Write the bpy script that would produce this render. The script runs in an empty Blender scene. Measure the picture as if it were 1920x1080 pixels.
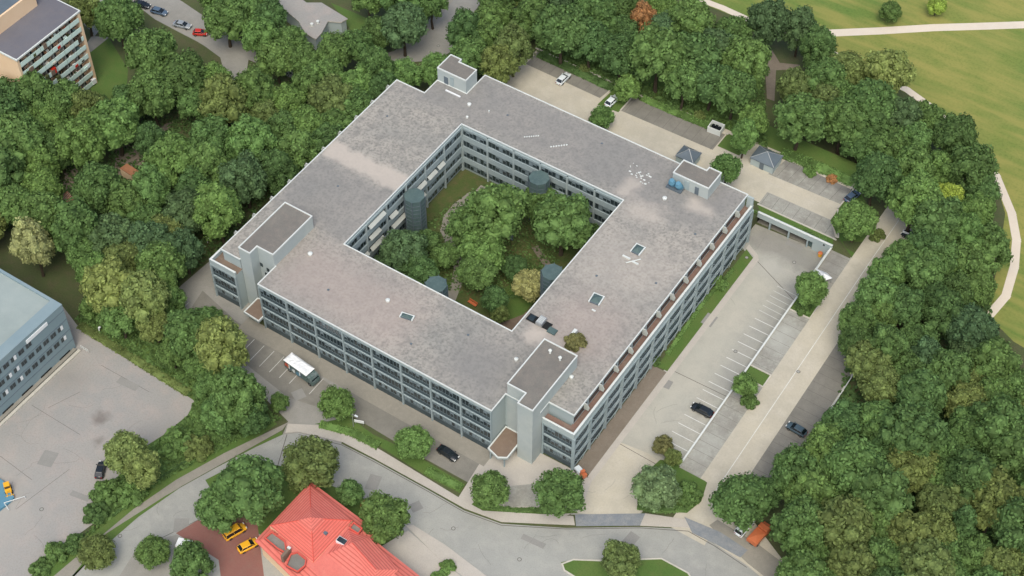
import bpy, bmesh, math, random
from mathutils import Vector, Matrix
from mathutils.geometry import tessellate_polygon
R=math.radians
random.seed(7)
S=bpy.context.scene
C=S.collection
# ------------------------------------------------------------ camera, sky, sun, exposure
CAM=Vector((138.0,-198.0,265.0)); PITCH=R(49.77); YAW=R(33.6); FPX=3062.6
cd=bpy.data.cameras.new('camera'); cam=bpy.data.objects.new('camera',cd); C.objects.link(cam)
cam.location=CAM; cam.rotation_euler=(R(90)-PITCH,0,YAW)
cd.sensor_width=36; cd.lens=36*FPX/1920; cd.clip_start=1; cd.clip_end=6000
S.camera=cam
SUN_EL=R(58); SUN_AZ=R(152)      # azimuth measured from +Y clockwise
w=bpy.data.worlds.new('World'); S.world=w; w.use_nodes=True
nt=w.node_tree; bg=nt.nodes['Background']; sky=nt.nodes.new('ShaderNodeTexSky')
sky.sky_type='NISHITA'; sky.sun_disc=False; sky.sun_elevation=SUN_EL; sky.sun_rotation=SUN_AZ
sky.air_density=1.0; sky.dust_density=4.0; sky.ozone_density=0.6
nt.links.new(sky.outputs[0],bg.inputs[0]); bg.inputs[1].default_value=0.145
sd=bpy.data.lights.new('sun','SUN'); sun=bpy.data.objects.new('sun',sd); C.objects.link(sun)
sd.energy=1.15; sd.angle=R(36); sd.color=(1,0.99,0.89)
sdir=Vector((math.sin(SUN_AZ)*math.cos(SUN_EL),math.cos(SUN_AZ)*math.cos(SUN_EL),math.sin(SUN_EL)))
sun.rotation_euler=sdir.to_track_quat('Z','Y').to_euler(); sun.location=(0,0,200)
S.view_settings.view_transform='Standard'; S.view_settings.look='None'; S.view_settings.gamma=1
S.view_settings.exposure=0.3
# ------------------------------------------------------------ where a point of the photo lies on a level
_fw=Vector((-math.sin(YAW)*math.cos(PITCH),math.cos(YAW)*math.cos(PITCH),-math.sin(PITCH)))
_rt=Vector((math.cos(YAW),math.sin(YAW),0)); _up=_rt.cross(_fw)
def at(px,py,z=0.0):
    d=_fw+_rt*((px-960)/FPX)-_up*((py-540)/FPX)
    return CAM+d*((z-CAM.z)/d.z)
def ppm(p): return FPX/((p-CAM).dot(_fw))
def gz(x,y):
    if -24<=x<66.2 and 28.2<=y<=60: 
        return 0.0 if (x>48.3 and y<34.3) else 3.0
    if 66.2<=x<=92 and -32<=y<=60: return max(0,min(1,(y+32)/68))*3.0
    return 0.0
def G(px,py):
    z=0
    for _ in range(5):
        p=at(px,py,z); z=gz(p.x,p.y)
    return at(px,py,z)
# ------------------------------------------------------------ materials
def mat(name,c1,c2=None,c3=None,rough=.85,s=(.12,.9,5.0),a=(.7,.45,.25),bump=0,bs=8,spec=.3,metal=0,obj=False,pos=True):
    """two or three tones mixed by coarse, medium and fine noise in world space"""
    m=bpy.data.materials.new(name); m.use_nodes=True; t=m.node_tree; N=t.nodes; L=t.links
    b=N['Principled BSDF']; b.inputs['Roughness'].default_value=rough; b.inputs['Metallic'].default_value=metal
    b.inputs['Specular IOR Level'].default_value=spec
    if c2 is None:
        b.inputs['Base Color'].default_value=(*c1,1); return m
    g=N.new('ShaderNodeNewGeometry') if pos else N.new('ShaderNodeTexCoord')
    out=g.outputs['Position'] if pos else g.outputs['Object']
    last=None
    col=None
    def mix(fac,A,B):
        x=N.new('ShaderNodeMix'); x.data_type='RGBA'
        L.new(fac,x.inputs[0])
        for sck,v in ((x.inputs[6],A),(x.inputs[7],B)):
            if isinstance(v,tuple): sck.default_value=(*v,1)
            else: L.new(v,sck)
        return x.outputs[2]
    def noise(sc,det=3,lo=.35,hi=.65,amt=1.0):
        n=N.new('ShaderNodeTexNoise'); n.inputs['Scale'].default_value=sc; n.inputs['Detail'].default_value=det
        n.inputs['Roughness'].default_value=.6
        L.new(out,n.inputs['Vector'])
        r=N.new('ShaderNodeMapRange'); r.inputs[1].default_value=lo; r.inputs[2].default_value=hi; r.inputs[4].default_value=amt
        L.new(n.outputs[0],r.inputs[0]); return r.outputs[0]
    col=mix(noise(s[0],4,.35,.65,a[0]),c1,c2)
    k=c3 if c3 else c2
    col=mix(noise(s[1],4,.45,.75,a[1]),col,k)
    dark=tuple(v*.55 for v in c1)
    col=mix(noise(s[2],2,.45,.75,a[2]),col,dark)
    m['col']=1
    L.new(col,b.inputs['Base Color'])
    if bump:
        n=N.new('ShaderNodeTexNoise'); n.inputs['Scale'].default_value=bs; L.new(out,n.inputs['Vector'])
        bp=N.new('ShaderNodeBump'); bp.inputs['Strength'].default_value=bump; bp.inputs['Distance'].default_value=.1
        L.new(n.outputs[0],bp.inputs['Height']); L.new(bp.outputs[0],b.inputs['Normal'])
    return m
def lin(r,g,b,k=1.0):
    f=lambda v:(v/255/12.92 if v<=10 else ((v/255+.055)/1.055)**2.4)*k
    return (f(r),f(g),f(b))
K=.92
M={}
M['ground']=mat('undergrowth',lin(74,86,52),lin(92,98,62),lin(98,88,70),s=(.06,.35,3),a=(.8,.6,.5),bump=.5,bs=2)
M['grass']=mat('grass',lin(80,110,50),lin(95,117,58),lin(110,112,66),s=(.1,.5,4),a=(.8,.35,.45),bump=.4,bs=3)
M['meadow']=mat('meadow grass',lin(88,122,54),lin(148,146,78),lin(112,130,60),s=(.022,.13,1.6),a=(.95,.8,.4),bump=.3,bs=2)
M['courtgrass']=mat('olive courtyard lawn',lin(72,92,46),lin(92,98,54),lin(104,92,66),s=(.15,.6,3),a=(.8,.7,.5),bump=.4,bs=3)  # the court lawn's own olive and brown tones
M['asphalt']=mat('road asphalt',lin(164,165,157),lin(150,151,145),lin(176,175,166),s=(.07,.4,4),a=(.9,.6,.3))
M['lane']=mat('sandy lane asphalt',lin(196,189,169),lin(178,173,157),lin(204,198,182),s=(.08,.4,3),a=(.85,.6,.25))
M['lot']=mat('car park concrete',lin(166,167,156),lin(178,175,162),lin(154,153,144),s=(.09,.4,3),a=(.9,.7,.3))
M['bay']=mat('weathered bay paving',lin(158,157,148),lin(136,133,124),lin(176,178,166),s=(.14,.8,3),a=(.8,.7,.4))
M['darkbay']=mat('dark bay asphalt',lin(127,125,116),lin(145,142,132),lin(110,108,100),s=(.12,.6,5),a=(.7,.5,.3))
M['yard']=mat('yard concrete',lin(163,160,153),lin(151,151,147),lin(172,162,154),s=(.06,.3,3),a=(.9,.8,.35))
M['side']=mat('side road asphalt',lin(155,154,146),lin(142,140,132),lin(164,160,152),s=(.1,.5,4),a=(.8,.6,.35))
M['pave']=mat('pale paving',lin(190,184,172),lin(176,170,160),lin(198,194,182),s=(.3,1.2,6),a=(.6,.5,.35))
M['strip']=mat('slab footpath',lin(150,146,134),lin(136,133,122),lin(162,157,144),s=(.2,1,5),a=(.6,.5,.3))
M['sett']=mat('granite setts',lin(132,138,142),lin(166,166,160),lin(120,128,136),s=(.6,2.2,7),a=(.5,.6,.5))
M['cream']=mat('park gravel path',lin(222,210,190),lin(208,198,182),lin(226,218,202),s=(.1,.6,4),a=(.6,.4,.15))
M['dirt']=mat('bare earth',lin(134,124,110),lin(120,110,97),lin(144,138,124),s=(.2,1,5),a=(.7,.4,.4),bump=.4)
M['redpave']=mat('red block paving',lin(144,100,90),lin(132,94,86),lin(140,114,102),s=(.15,.8,5),a=(.6,.4,.25))
M['line']=mat('white line paint',lin(225,226,220),lin(205,206,198),s=(.5,3,9),a=(.6,.4,.2))
M['joint']=mat('dark joint',lin(96,92,86))
M['repair']=mat('newer asphalt repair',lin(148,147,141),lin(138,138,132),lin(156,154,147),s=(.3,1.2,5),a=(.7,.6,.3))
M['crack']=mat('tarred crack',lin(112,110,104))
M['kerb']=mat('kerb stone',lin(204,200,186),lin(186,182,168),s=(.5,2,6),a=(.6,.4,.3))
M['white']=mat('white coping metal',lin(214,219,214),rough=.5)
M['wall']=mat('pale grey render',lin(172,184,182),lin(162,176,178),lin(178,190,186),s=(.12,.6,4),a=(.8,.4,.06))
M['wall2']=mat('tower render',lin(171,181,180),lin(183,189,183),lin(156,168,168),s=(.1,.5,4),a=(.8,.4,.05))
M['band']=mat('facade band panel',lin(158,172,174),lin(146,162,164),lin(170,182,180),s=(.15,.8,4),a=(.8,.5,.1))
M['spandrel']=mat('dark spandrel panel',lin(62,76,82),lin(76,90,94),lin(52,64,70),rough=.4,s=(.3,1.5,5),a=(.7,.6,.2))
M['glass']=mat('window glass',lin(44,54,58),lin(62,74,76),lin(30,38,42),rough=.12,spec=.6,s=(.5,1.6,4),a=(.8,.7,.2))
M['blind']=mat('window blind',lin(132,146,150),lin(108,122,128),s=(.6,2,6),a=(.8,.5,.2))
M['frame']=mat('window frame',lin(108,122,126),rough=.5)
M['tile']=mat('red terrace tile',lin(138,110,98),lin(124,104,92),lin(146,138,124),s=(.2,.9,5),a=(.7,.5,.3))
M['gravel']=mat('brown canopy gravel',lin(130,112,96),lin(118,104,92),lin(146,130,112),s=(.3,1.2,6),a=(.7,.5,.3))
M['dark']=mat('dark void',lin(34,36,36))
M['teal']=mat('teal mesh glazing',lin(88,108,106),lin(70,90,90),lin(112,130,126),rough=.6,s=(.4,1.6,5),a=(.8,.5,.3))
M['slate']=mat('grey zinc roof',lin(104,116,124),lin(92,104,112),rough=.5,s=(.3,1.4,5),a=(.7,.4,.2))
M['peach']=mat('peach render',lin(236,206,170),lin(228,196,160),lin(240,214,182),s=(.1,.5,4),a=(.7,.4,.08))
M['mint']=mat('mint balcony panel',lin(216,236,226),lin(202,226,214),s=(.3,1,4),a=(.7,.4,.1))
M['greyroof']=mat('dark grey roofing felt',lin(112,112,118),lin(102,102,108),lin(124,118,118),s=(.1,.6,5),a=(.7,.4,.25))
M['office']=mat('blue grey cladding',lin(130,150,156),lin(140,158,162),lin(120,142,150),s=(.08,.4,4),a=(.8,.4,.05))
M['officeroof']=mat('pale green grey roof sheet',lin(158,170,166),lin(146,158,154),lin(168,178,172),s=(.06,.3,4),a=(.8,.5,.12))
M['red']=mat('salmon roof tile',lin(224,126,112),lin(212,112,100),lin(230,144,128),s=(.2,.9,5),a=(.7,.4,.25))
def courses(m,period,k,dark):
    t=m.node_tree;N=t.nodes;L=t.links;b=N['Principled BSDF'];src=b.inputs['Base Color'].links[0].from_socket
    g=N.new('ShaderNodeNewGeometry');wv_=N.new('ShaderNodeTexWave');wv_.bands_direction='Z';wv_.wave_profile='SAW';wv_.inputs['Scale'].default_value=math.pi/10/period*1.0;wv_.inputs['Distortion'].default_value=.3
    L.new(g.outputs['Position'],wv_.inputs['Vector']);mr=N.new('ShaderNodeMapRange');mr.inputs[1].default_value=.55;mr.inputs[2].default_value=1;mr.inputs[4].default_value=k;L.new(wv_.outputs['Fac'],mr.inputs[0])
    x=N.new('ShaderNodeMix');x.data_type='RGBA';L.new(mr.outputs[0],x.inputs[0]);L.new(src,x.inputs[6]);x.inputs[7].default_value=(*dark,1);L.new(x.outputs[2],b.inputs['Base Color'])
courses(M['red'],.26,.9,lin(166,78,68))
M['redridge']=mat('ridge tile',lin(214,96,82))
M['orange']=mat('orange paint',lin(200,116,76),lin(190,108,70),rough=.4,s=(.4,2,6),a=(.6,.4,.1))
M['yellow']=mat('yellow paint',lin(238,178,46),rough=.3,spec=.5)
M['carwhite']=mat('white paint',lin(222,230,230),rough=.3,spec=.5)
M['carblack']=mat('black paint',lin(34,40,44),rough=.22,spec=.6)
M['cargrey']=mat('grey blue paint',lin(72,90,98),rough=.25,spec=.6)
M['carsilver']=mat('silver paint',lin(150,158,164),rough=.3,spec=.6)
M['cardblue']=mat('steel blue paint',lin(86,106,126),rough=.25,spec=.6)
M['carred']=mat('red paint',lin(200,52,40),rough=.3,spec=.5)
M['carglass']=mat('car glass',lin(24,32,36),rough=.08,spec=.8)
M['tyre']=mat('tyre rubber',lin(26,26,26),rough=.9)
M['rim']=mat('wheel rim',lin(140,142,145),rough=.3,metal=.8)
M['lamp']=mat('head lamp glass',lin(230,232,226),rough=.1)
M['tail']=mat('tail lamp glass',lin(150,20,16),rough=.2)
M['bark']=mat('bark',lin(84,74,60),lin(66,58,48),s=(1,4,9))
M['tent']=mat('white canvas',lin(240,242,240),lin(226,230,232),rough=.7,s=(.4,2,6),a=(.6,.4,.05))
M['awning']=mat('faded awning cloth',lin(184,188,180),lin(170,174,166),s=(.6,2,6),a=(.7,.4,.1))
M['rust']=mat('rusty timber',lin(176,126,92),lin(150,104,78),s=(.8,3,9),a=(.7,.5,.3))
M['truckside']=mat('green grey truck panel',lin(70,98,92),lin(104,116,116),lin(150,160,160),s=(.8,2.2,6),a=(.9,.6,.2))
M['blue']=mat('blue sheet',lin(98,146,168),lin(90,134,156),s=(.2,1,5),a=(.6,.4,.1))
M['steel']=mat('galvanised steel',lin(168,172,172),rough=.4,metal=.4)
def patch_mat(m,rects,col):
    """soft-edged tone patches (weathering, painted-in shade) with outlines of their own: (x0,x1,y0,y1,soft,strength)"""
    t=m.node_tree;N=t.nodes;L=t.links;b=N['Principled BSDF']
    src=b.inputs['Base Color'].links[0].from_socket
    g=N.new('ShaderNodeNewGeometry'); sx=N.new('ShaderNodeSeparateXYZ')
    nz=N.new('ShaderNodeTexNoise'); nz.inputs['Scale'].default_value=.5; L.new(g.outputs['Position'],nz.inputs['Vector'])
    vm=N.new('ShaderNodeVectorMath'); vm.operation='MULTIPLY_ADD'; L.new(nz.outputs['Color'],vm.inputs[0]); vm.inputs[1].default_value=(3,3,0); L.new(g.outputs['Position'],vm.inputs[2])
    L.new(vm.outputs[0],sx.inputs[0])
    def ramp(o,a,b_,inv=False):
        r=N.new('ShaderNodeMapRange'); r.inputs[1].default_value=a; r.inputs[2].default_value=b_; L.new(o,r.inputs[0]); return r.outputs[0]
    for (x0,x1,y0,y1,sf,k,cc) in rects:
        x0+=1.5;x1+=1.5;y0+=1.5;y1+=1.5
        fs=[ramp(sx.outputs[0],x0-sf,x0+sf),ramp(sx.outputs[0],x1+sf,x1-sf),ramp(sx.outputs[1],y0-sf,y0+sf),ramp(sx.outputs[1],y1+sf,y1-sf)]
        f=fs[0]
        for q in fs[1:]:
            mm=N.new('ShaderNodeMath'); mm.operation='MULTIPLY'; L.new(f,mm.inputs[0]); L.new(q,mm.inputs[1]); f=mm.outputs[0]
        mm=N.new('ShaderNodeMath'); mm.operation='MULTIPLY'; L.new(f,mm.inputs[0]); mm.inputs[1].default_value=k; f=mm.outputs[0]
        x=N.new('ShaderNodeMix'); x.data_type='RGBA'; L.new(f,x.inputs[0]); L.new(src,x.inputs[6]); x.inputs[7].default_value=(*cc,1); src=x.outputs[2]
    L.new(src,b.inputs['Base Color'])
M['roof']=mat('weathered roof gravel',lin(150,149,142),lin(174,168,157),lin(120,120,116),s=(.08,.5,1.7),a=(.8,.75,.85),bump=.3,bs=4)
pale=lin(190,181,169); grey=lin(131,130,127); pink=lin(172,158,149)
patch_mat(M['roof'],[(-35,-14,-12.5,-7.5,.6,.8,pale),(-35,-14,-30,-13,2,.55,grey),(-35,45,13,28,2.5,.55,grey),(20,34,-48,-34,4,.6,grey),(-22,10,-48,-33,4,.55,pink),
  (27,47,-12,4,5,.4,pale),(30,46,-30,-14,4,.5,pink),(24,27.5,13,19,1,.6,pale),(28,36,9,14,2,.6,pale),(38,44,17.5,21,1.2,.7,pale),(41,47,20,28,1.5,.5,grey),(29,33,-31,-27,.8,.7,pale),(30,40,-29,-27,1,.6,pale)],pale)
patch_mat(M['lot'],[(49,66,27,34.5,1.5,.55,lin(122,120,114)),(53,60,-32,22,3,.4,lin(196,192,176)),(61.5,66,-12,24,1.6,.4,lin(146,147,142)),(54,60,22,27,2,.4,lin(190,188,178)),(55,64,-44,-34,4,.4,lin(176,164,146))],None)  # dark garage apron; grey strip by the retaining wall is shade painted in
patch_mat(M['bay'],[(66,71,-29,-20,2,.4,lin(184,186,176)),(66,71,4,12,2,.5,lin(188,190,180)),(66,71,26,34,1.5,.4,lin(120,118,112)),(45,62,50,53,.8,.6,lin(104,102,98))],None)
patch_mat(M['yard'],[(-37,-34,-86,-83.5,.8,.7,lin(112,104,98)),(-33,-31,-90,-88,.7,.6,lin(118,112,104)),(-52,-44,-84,-78,3,.5,lin(132,130,124)),(-50,-30,-120,-104,6,.5,lin(178,174,164)),(-25,-12,-90,-74,4,.4,lin(148,144,138))],None)
def streaks(m,col,k):
    t=m.node_tree;N=t.nodes;L=t.links;b=N['Principled BSDF'];src=b.inputs['Base Color'].links[0].from_socket
    g=N.new('ShaderNodeNewGeometry');mp=N.new('ShaderNodeMapping');mp.inputs['Rotation'].default_value=(0,0,R(-20));mp.inputs['Scale'].default_value=(.05,.3,1)
    L.new(g.outputs['Position'],mp.inputs['Vector']);n=N.new('ShaderNodeTexNoise');n.inputs['Scale'].default_value=1;n.inputs['Detail'].default_value=5;L.new(mp.outputs[0],n.inputs['Vector'])
    mr=N.new('ShaderNodeMapRange');mr.inputs[1].default_value=.42;mr.inputs[2].default_value=.62;mr.inputs[4].default_value=k;L.new(n.outputs[0],mr.inputs[0])
    x=N.new('ShaderNodeMix');x.data_type='RGBA';L.new(mr.outputs[0],x.inputs[0]);L.new(src,x.inputs[6]);x.inputs[7].default_value=(*col,1);L.new(x.outputs[2],b.inputs['Base Color'])
streaks(M['meadow'],lin(162,152,86),.5)
def leafmat():
    m=bpy.data.materials.new('foliage'); m.use_nodes=True; t=m.node_tree;N=t.nodes;L=t.links;b=N['Principled BSDF']
    oi=N.new('ShaderNodeObjectInfo'); g=N.new('ShaderNodeNewGeometry')
    n=N.new('ShaderNodeTexNoise'); n.inputs['Scale'].default_value=.55; n.inputs['Detail'].default_value=4; L.new(g.outputs['Position'],n.inputs['Vector'])
    r=N.new('ShaderNodeMapRange'); r.inputs[1].default_value=.3;r.inputs[2].default_value=.7;r.inputs[3].default_value=.72;r.inputs[4].default_value=1.3; L.new(n.outputs[0],r.inputs[0])
    r2=N.new('ShaderNodeMapRange'); r2.inputs[3].default_value=.66;r2.inputs[4].default_value=1.42; L.new(g.outputs['Random Per Island'],r2.inputs[0])
    mm=N.new('ShaderNodeMath'); mm.operation='MULTIPLY'; L.new(r.outputs[0],mm.inputs[0]); L.new(r2.outputs[0],mm.inputs[1])
    x=N.new('ShaderNodeVectorMath'); x.operation='SCALE'; L.new(oi.outputs['Color'],x.inputs[0]); L.new(mm.outputs[0],x.inputs['Scale'])
    L.new(x.outputs[0],b.inputs['Base Color']); b.inputs['Roughness'].default_value=.75; b.inputs['Specular IOR Level'].default_value=.15
    tr=N.new('ShaderNodeBsdfTranslucent'); L.new(x.outputs[0],tr.inputs[0]); ms=N.new('ShaderNodeMixShader'); ms.inputs[0].default_value=.3
    L.new(b.outputs[0],ms.inputs[1]); L.new(tr.outputs[0],ms.inputs[2]); L.new(ms.outputs[0],N['Material Output'].inputs[0])
    return m
M['leaf']=leafmat()
# ------------------------------------------------------------ mesh building
class MB:
    def __init__(s): s.v=[];s.f=[];s.m=[];s.mats=[]
    def mi(s,m):
        if m not in s.mats: s.mats.append(m)
        return s.mats.index(m)
    def add(s,vs,fs,m):
        o=len(s.v); s.v+= [tuple(p) for p in vs]; k=s.mi(m)
        for f in fs: s.f.append(tuple(i+o for i in f)); s.m.append(k)
        return s
    def box(s,x0,x1,y0,y1,z0,z1,m):
        return s.add([(x0,y0,z0),(x1,y0,z0),(x1,y1,z0),(x0,y1,z0),(x0,y0,z1),(x1,y0,z1),(x1,y1,z1),(x0,y1,z1)],
            [(0,3,2,1),(4,5,6,7),(0,1,5,4),(1,2,6,5),(2,3,7,6),(3,0,4,7)],m)
    def prism(s,outer,z0,z1,m,holes=(),mt=None,zf=None):
        outer=[Vector((p[0],p[1],0)) for p in outer]
        holes=[[Vector((p[0],p[1],0)) for p in h] for h in holes]
        if area(outer)<0: outer.reverse()
        for h in holes:
            if area(h)>0: h.reverse()
        loops=[outer]+holes; flat=[p for l in loops for p in l]
        tris=tessellate_polygon(loops)
        n=len(flat)
        t0=[]
        for t in tris:
            a,b,c=t
            cr=(flat[b]-flat[a]).cross(flat[c]-flat[a]).z
            t0.append(t if cr>0 else (a,c,b))
        zt=[(zf(p.x,p.y) if zf else 0)+z1 for p in flat]
        if z0 is None:
            return s.add([(p.x,p.y,z) for p,z in zip(flat,zt)],t0,mt or m)
        s.add([(p.x,p.y,z) for p,z in zip(flat,zt)],t0,mt or m)
        s.add([(p.x,p.y,z0) for p in flat],[(a,c,b) for a,b,c in t0],m)
        k=0
        for l in loops:
            q=len(l)
            for i in range(q):
                a=l[i];b=l[(i+1)%q]
                s.add([(a.x,a.y,z0),(b.x,b.y,z0),(b.x,b.y,zt[k+(i+1)%q]),(a.x,a.y,zt[k+i])],[(0,1,2,3)],m)
            k+=q
        return s
    def bar(s,a,b,r,m,n=6,r2=None):
        a=Vector(a);b=Vector(b);d=(b-a).normalized()
        u=d.cross(Vector((0,0,1)));
        if u.length<.01:u=Vector((1,0,0))
        u.normalize();w_=d.cross(u);r2=r if r2 is None else r2
        vs=[a+(u*math.cos(t)+w_*math.sin(t))*r for t in [2*math.pi*i/n for i in range(n)]]+[b+(u*math.cos(t)+w_*math.sin(t))*r2 for t in [2*math.pi*i/n for i in range(n)]]
        return s.add(vs,[(i,(i+1)%n,n+(i+1)%n,n+i) for i in range(n)]+[tuple(range(n-1,-1,-1)),tuple(range(n,2*n))],m)
    def strip(s,pts,wd,z0,h,m,zf=None):
        for i in range(len(pts)-1):
            a=Vector(pts[i][:2]).to_3d();b=Vector(pts[i+1][:2]).to_3d()
            d=(b-a).normalized();n=Vector((-d.y,d.x,0))*wd/2; e=d*wd*.3
            za=(zf(a.x,a.y) if zf else 0);zb=(zf(b.x,b.y) if zf else 0)
            q=[a-e+n,a-e-n,b+e-n,b+e+n]; zz=[za,za,zb,zb]; j=.0007*(i%3)
            if h>0:
                vs=[(p.x,p.y,z+z0) for p,z in zip(q,zz)]+[(p.x,p.y,z+z0+h+j) for p,z in zip(q,zz)]
                s.add(vs,[(0,3,2,1),(4,5,6,7),(0,1,5,4),(1,2,6,5),(2,3,7,6),(3,0,4,7)][:],m)
            else:
                s.add([(p.x,p.y,z+z0+j) for p,z in zip(q,zz)],[(0,1,2,3)],m)
        return s
    def build(s,name,parent=None,smooth=False,loc=None,recalc=False):
        me=bpy.data.meshes.new(name); me.from_pydata(s.v,[],s.f)
        for m in s.mats: me.materials.append(m)
        me.polygons.foreach_set('material_index',s.m)
        if smooth: me.polygons.foreach_set('use_smooth',[True]*len(s.f))
        if recalc:
            bm=bmesh.new();bm.from_mesh(me);bmesh.ops.remove_doubles(bm,verts=bm.verts,dist=1e-4);bmesh.ops.recalc_face_normals(bm,faces=bm.faces);bm.to_mesh(me);bm.free()
        me.update()
        o=bpy.data.objects.new(name,me); C.objects.link(o)
        if parent: o.parent=parent
        if loc: o.location=loc
        return o
def area(l): return sum(l[i].x*l[(i+1)%len(l)].y-l[(i+1)%len(l)].x*l[i].y for i in range(len(l)))
def offset(poly,d):
    """move each edge of a polygon inward by d"""
    P=[Vector(p) for p in poly]
    A=sum(P[i].x*P[(i+1)%len(P)].y-P[(i+1)%len(P)].x*P[i].y for i in range(len(P)))
    if A<0: P.reverse()
    out=[];n=len(P)
    for i in range(n):
        a,b,c=P[i-1],P[i],P[(i+1)%n]
        d1=(b-a).normalized();d2=(c-b).normalized()
        n1=Vector((-d1.y,d1.x));n2=Vector((-d2.y,d2.x))
        k=1+n1.dot(n2)
        out.append(b+(n1+n2)*(d/max(k,.2)))
    return [tuple(p) for p in out]
def empty(name,loc=(0,0,0),rz=0,label=None,cat=None,group=None):
    o=bpy.data.objects.new(name,None); C.objects.link(o); o.location=loc; o.rotation_euler=(0,0,rz); o.empty_display_size=.5
    tag(o,label,cat,group); return o
def tag(o,label=None,cat=None,group=None,kind=None):
    if label:o['label']=label
    if cat:o['category']=cat
    if group:o['group']=group
    if kind:o['kind']=kind
    return o
def cp(o,parent=None,loc=None,rz=None):
    c=o.copy(); C.objects.link(c)
    if parent: c.parent=parent
    if loc is not None: c.location=loc
    if rz is not None: c.rotation_euler=(0,0,rz)
    return c
def copy_tree(o,parent=None):
    c=o.copy(); C.objects.link(c); c.parent=parent
    for ch in list(o.children): copy_tree(ch,c)
    return c
# ------------------------------------------------------------ ground
def struct(o): o['kind']='structure'; return o
gm=MB(); n=40
gm.add([(-900,-900,0),(900,-900,0),(900,1200,0),(-900,1200,0)],[(0,1,2,3)],M['ground'])
struct(gm.build('ground'))
rb=MB()
rb.box(-24,48.3,28.2,34.3,-.5,3,M['ground']); rb.box(-24,48.3,34.3,60,-.5,3,M['ground'])
rb.box(48.3,66.2,41,60,-.5,3,M['ground']); rb.box(48.3,66.2,34.3,41,2.55,3,M['ground'])
rb.prism([(66.2,-32),(92,-32),(92,36),(66.2,36)],-.5,0,M['ground'],zf=lambda x,y:max(.001,gz(x,y)))
rb.prism([(66.2,36),(92,36),(92,60),(66.2,60)],-.5,3,M['ground'])
struct(rb.build('raised_ground'))
def sheet(name,pts,m,dz,raw=False,zf=gz,kind='structure'):
    q=[(p[0],p[1]) for p in (pts if raw else [G(*p) for p in pts])]
    o=MB().prism(q,None,dz,M[m],zf=zf).build(name); o['kind']=kind; return o
# park meadow and its paths
sheet('meadow',[(1180,-60),(1300,0),(1400,40),(1560,100),(1600,125),(1700,175),(1800,240),(1860,320),(1885,400),(1870,500),(1850,590),(1900,640),(2000,700),(2100,300),(2100,-150)],'meadow',.012,zf=None)
def path(name,pts,wd,m,dz=.02,raw=False,h=0,zf=None):
    q=[(p[0],p[1]) for p in (pts if raw else [G(*p) for p in pts])]
    o=MB().strip(q,wd,dz,h,M[m],zf).build(name); o['kind']='structure'; return o
path('park_path',[(1500,66),(1560,62),(1650,58),(1750,52),(1850,49),(1990,44)],2.6,'cream',.024)
path('park_path',[(1270,-25),(1310,-2),(1355,15),(1410,40),(1470,66),(1540,92),(1590,112),(1640,140),(1700,168),(1745,200),(1800,250),(1868,330),(1897,400),(1906,450),(1902,500),(1886,555),(1856,590)],1.9,'cream',.03)
# left yard
sheet('yard',[(118,575),(145,610),(250,675),(365,752),(352,778),(312,812),(268,840),(215,900),(205,960),(150,1000),(95,1050),(20,1130),(-160,1130),(-160,820)],'yard',.02)
# street
sheet('street',[(60,1110),(200,1000),(310,930),(400,880),(480,838),(530,815),(560,812),(640,832),(700,862),(800,917),(870,957),(940,982),(1060,990),(1200,988),(1290,992),(1340,1020),(1400,1060),(1460,1110),(1460,1300),(300,1300),(300,1130),(200,1130)],'asphalt',.02)
# service drive at the west
sheet('service_drive',[(402,482),(340,535),(305,575),(318,610),(380,640),(440,690),(500,750),(540,790),(530,815),(560,812),(640,832),(650,800),(620,770),(660,735),(600,700),(420,600),(392,560),(395,540),(410,500)],'side',.02)
sheet('bay_apron',[(380,545),(440,600),(640,735),(600,765),(540,745),(470,690),(350,590)],'darkbay',.028)
sheet('bay_apron',[(655,728),(720,760),(900,868),(878,905),(760,840),(660,780),(640,760)],'darkbay',.028)
# forecourt
sheet('forecourt',[(858,935),(900,868),(985,880),(1075,885),(1110,900),(1090,955),(1060,968),(940,965),(900,955)],'pave',.03)
sheet('forecourt',[(34.2,-52.2),(34.2,-43.6),(50,-43.2),(54,-43.2),(54,-46.5),(50,-50),(43,-55),(38,-57)],'pave',.025,raw=True)
sheet('service_drive',[(-42,-52),(-42,-46),(-37,-44),(-27.4,-44),(-27.4,-52)],'side',.024,raw=True)
sheet('forecourt_pad',[(950,912),(1045,903),(1085,925),(1060,950),(945,950)],'bay',.034)
# lower car park and entrance drive
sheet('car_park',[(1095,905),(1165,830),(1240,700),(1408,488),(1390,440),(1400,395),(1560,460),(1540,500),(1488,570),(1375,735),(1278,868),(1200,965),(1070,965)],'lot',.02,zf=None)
sheet('entrance_drive',[(1072,962),(1110,900),(1165,830),(1215,850),(1262,885),(1240,905),(1195,968)],'lane',.026,zf=None)
# upper lane and its bays (on the ramp)
sheet('lane',[(x,y) for x,y in((71.0,-44),(71.0,-31.9),(71.0,36),(71.0,54),(78.6,54),(78.6,36),(78.6,-31.9),(79,-44))],'lane',.02,raw=True)
sheet('parking_bay',[(66.3,-31.9),(71,-31.9),(71,-6),(66.3,-6)],'bay',.02,raw=True)
sheet('parking_bay',[(66.3,-2.5),(71,-2.5),(71,14.5),(66.3,14.5)],'bay',.02,raw=True)
sheet('parking_bay',[(66.3,19),(71,19),(71,33.5),(66.3,33.5)],'bay',.02,raw=True)
sheet('parking_bay',[(78.6,-31.9),(84.5,-31.9),(84.5,22),(78.6,22)],'darkbay',.02,raw=True)
sheet('parking_bay',[(78.6,25),(84,25),(84,42),(78.6,42)],'bay',.02,raw=True)
sheet('lane_foot',[(1290,978),(1335,900),(1420,900),(1400,960),(1460,1040),(1500,1090),(1460,1110),(1400,1060),(1340,1020)],'lane',.03,zf=None)
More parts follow.
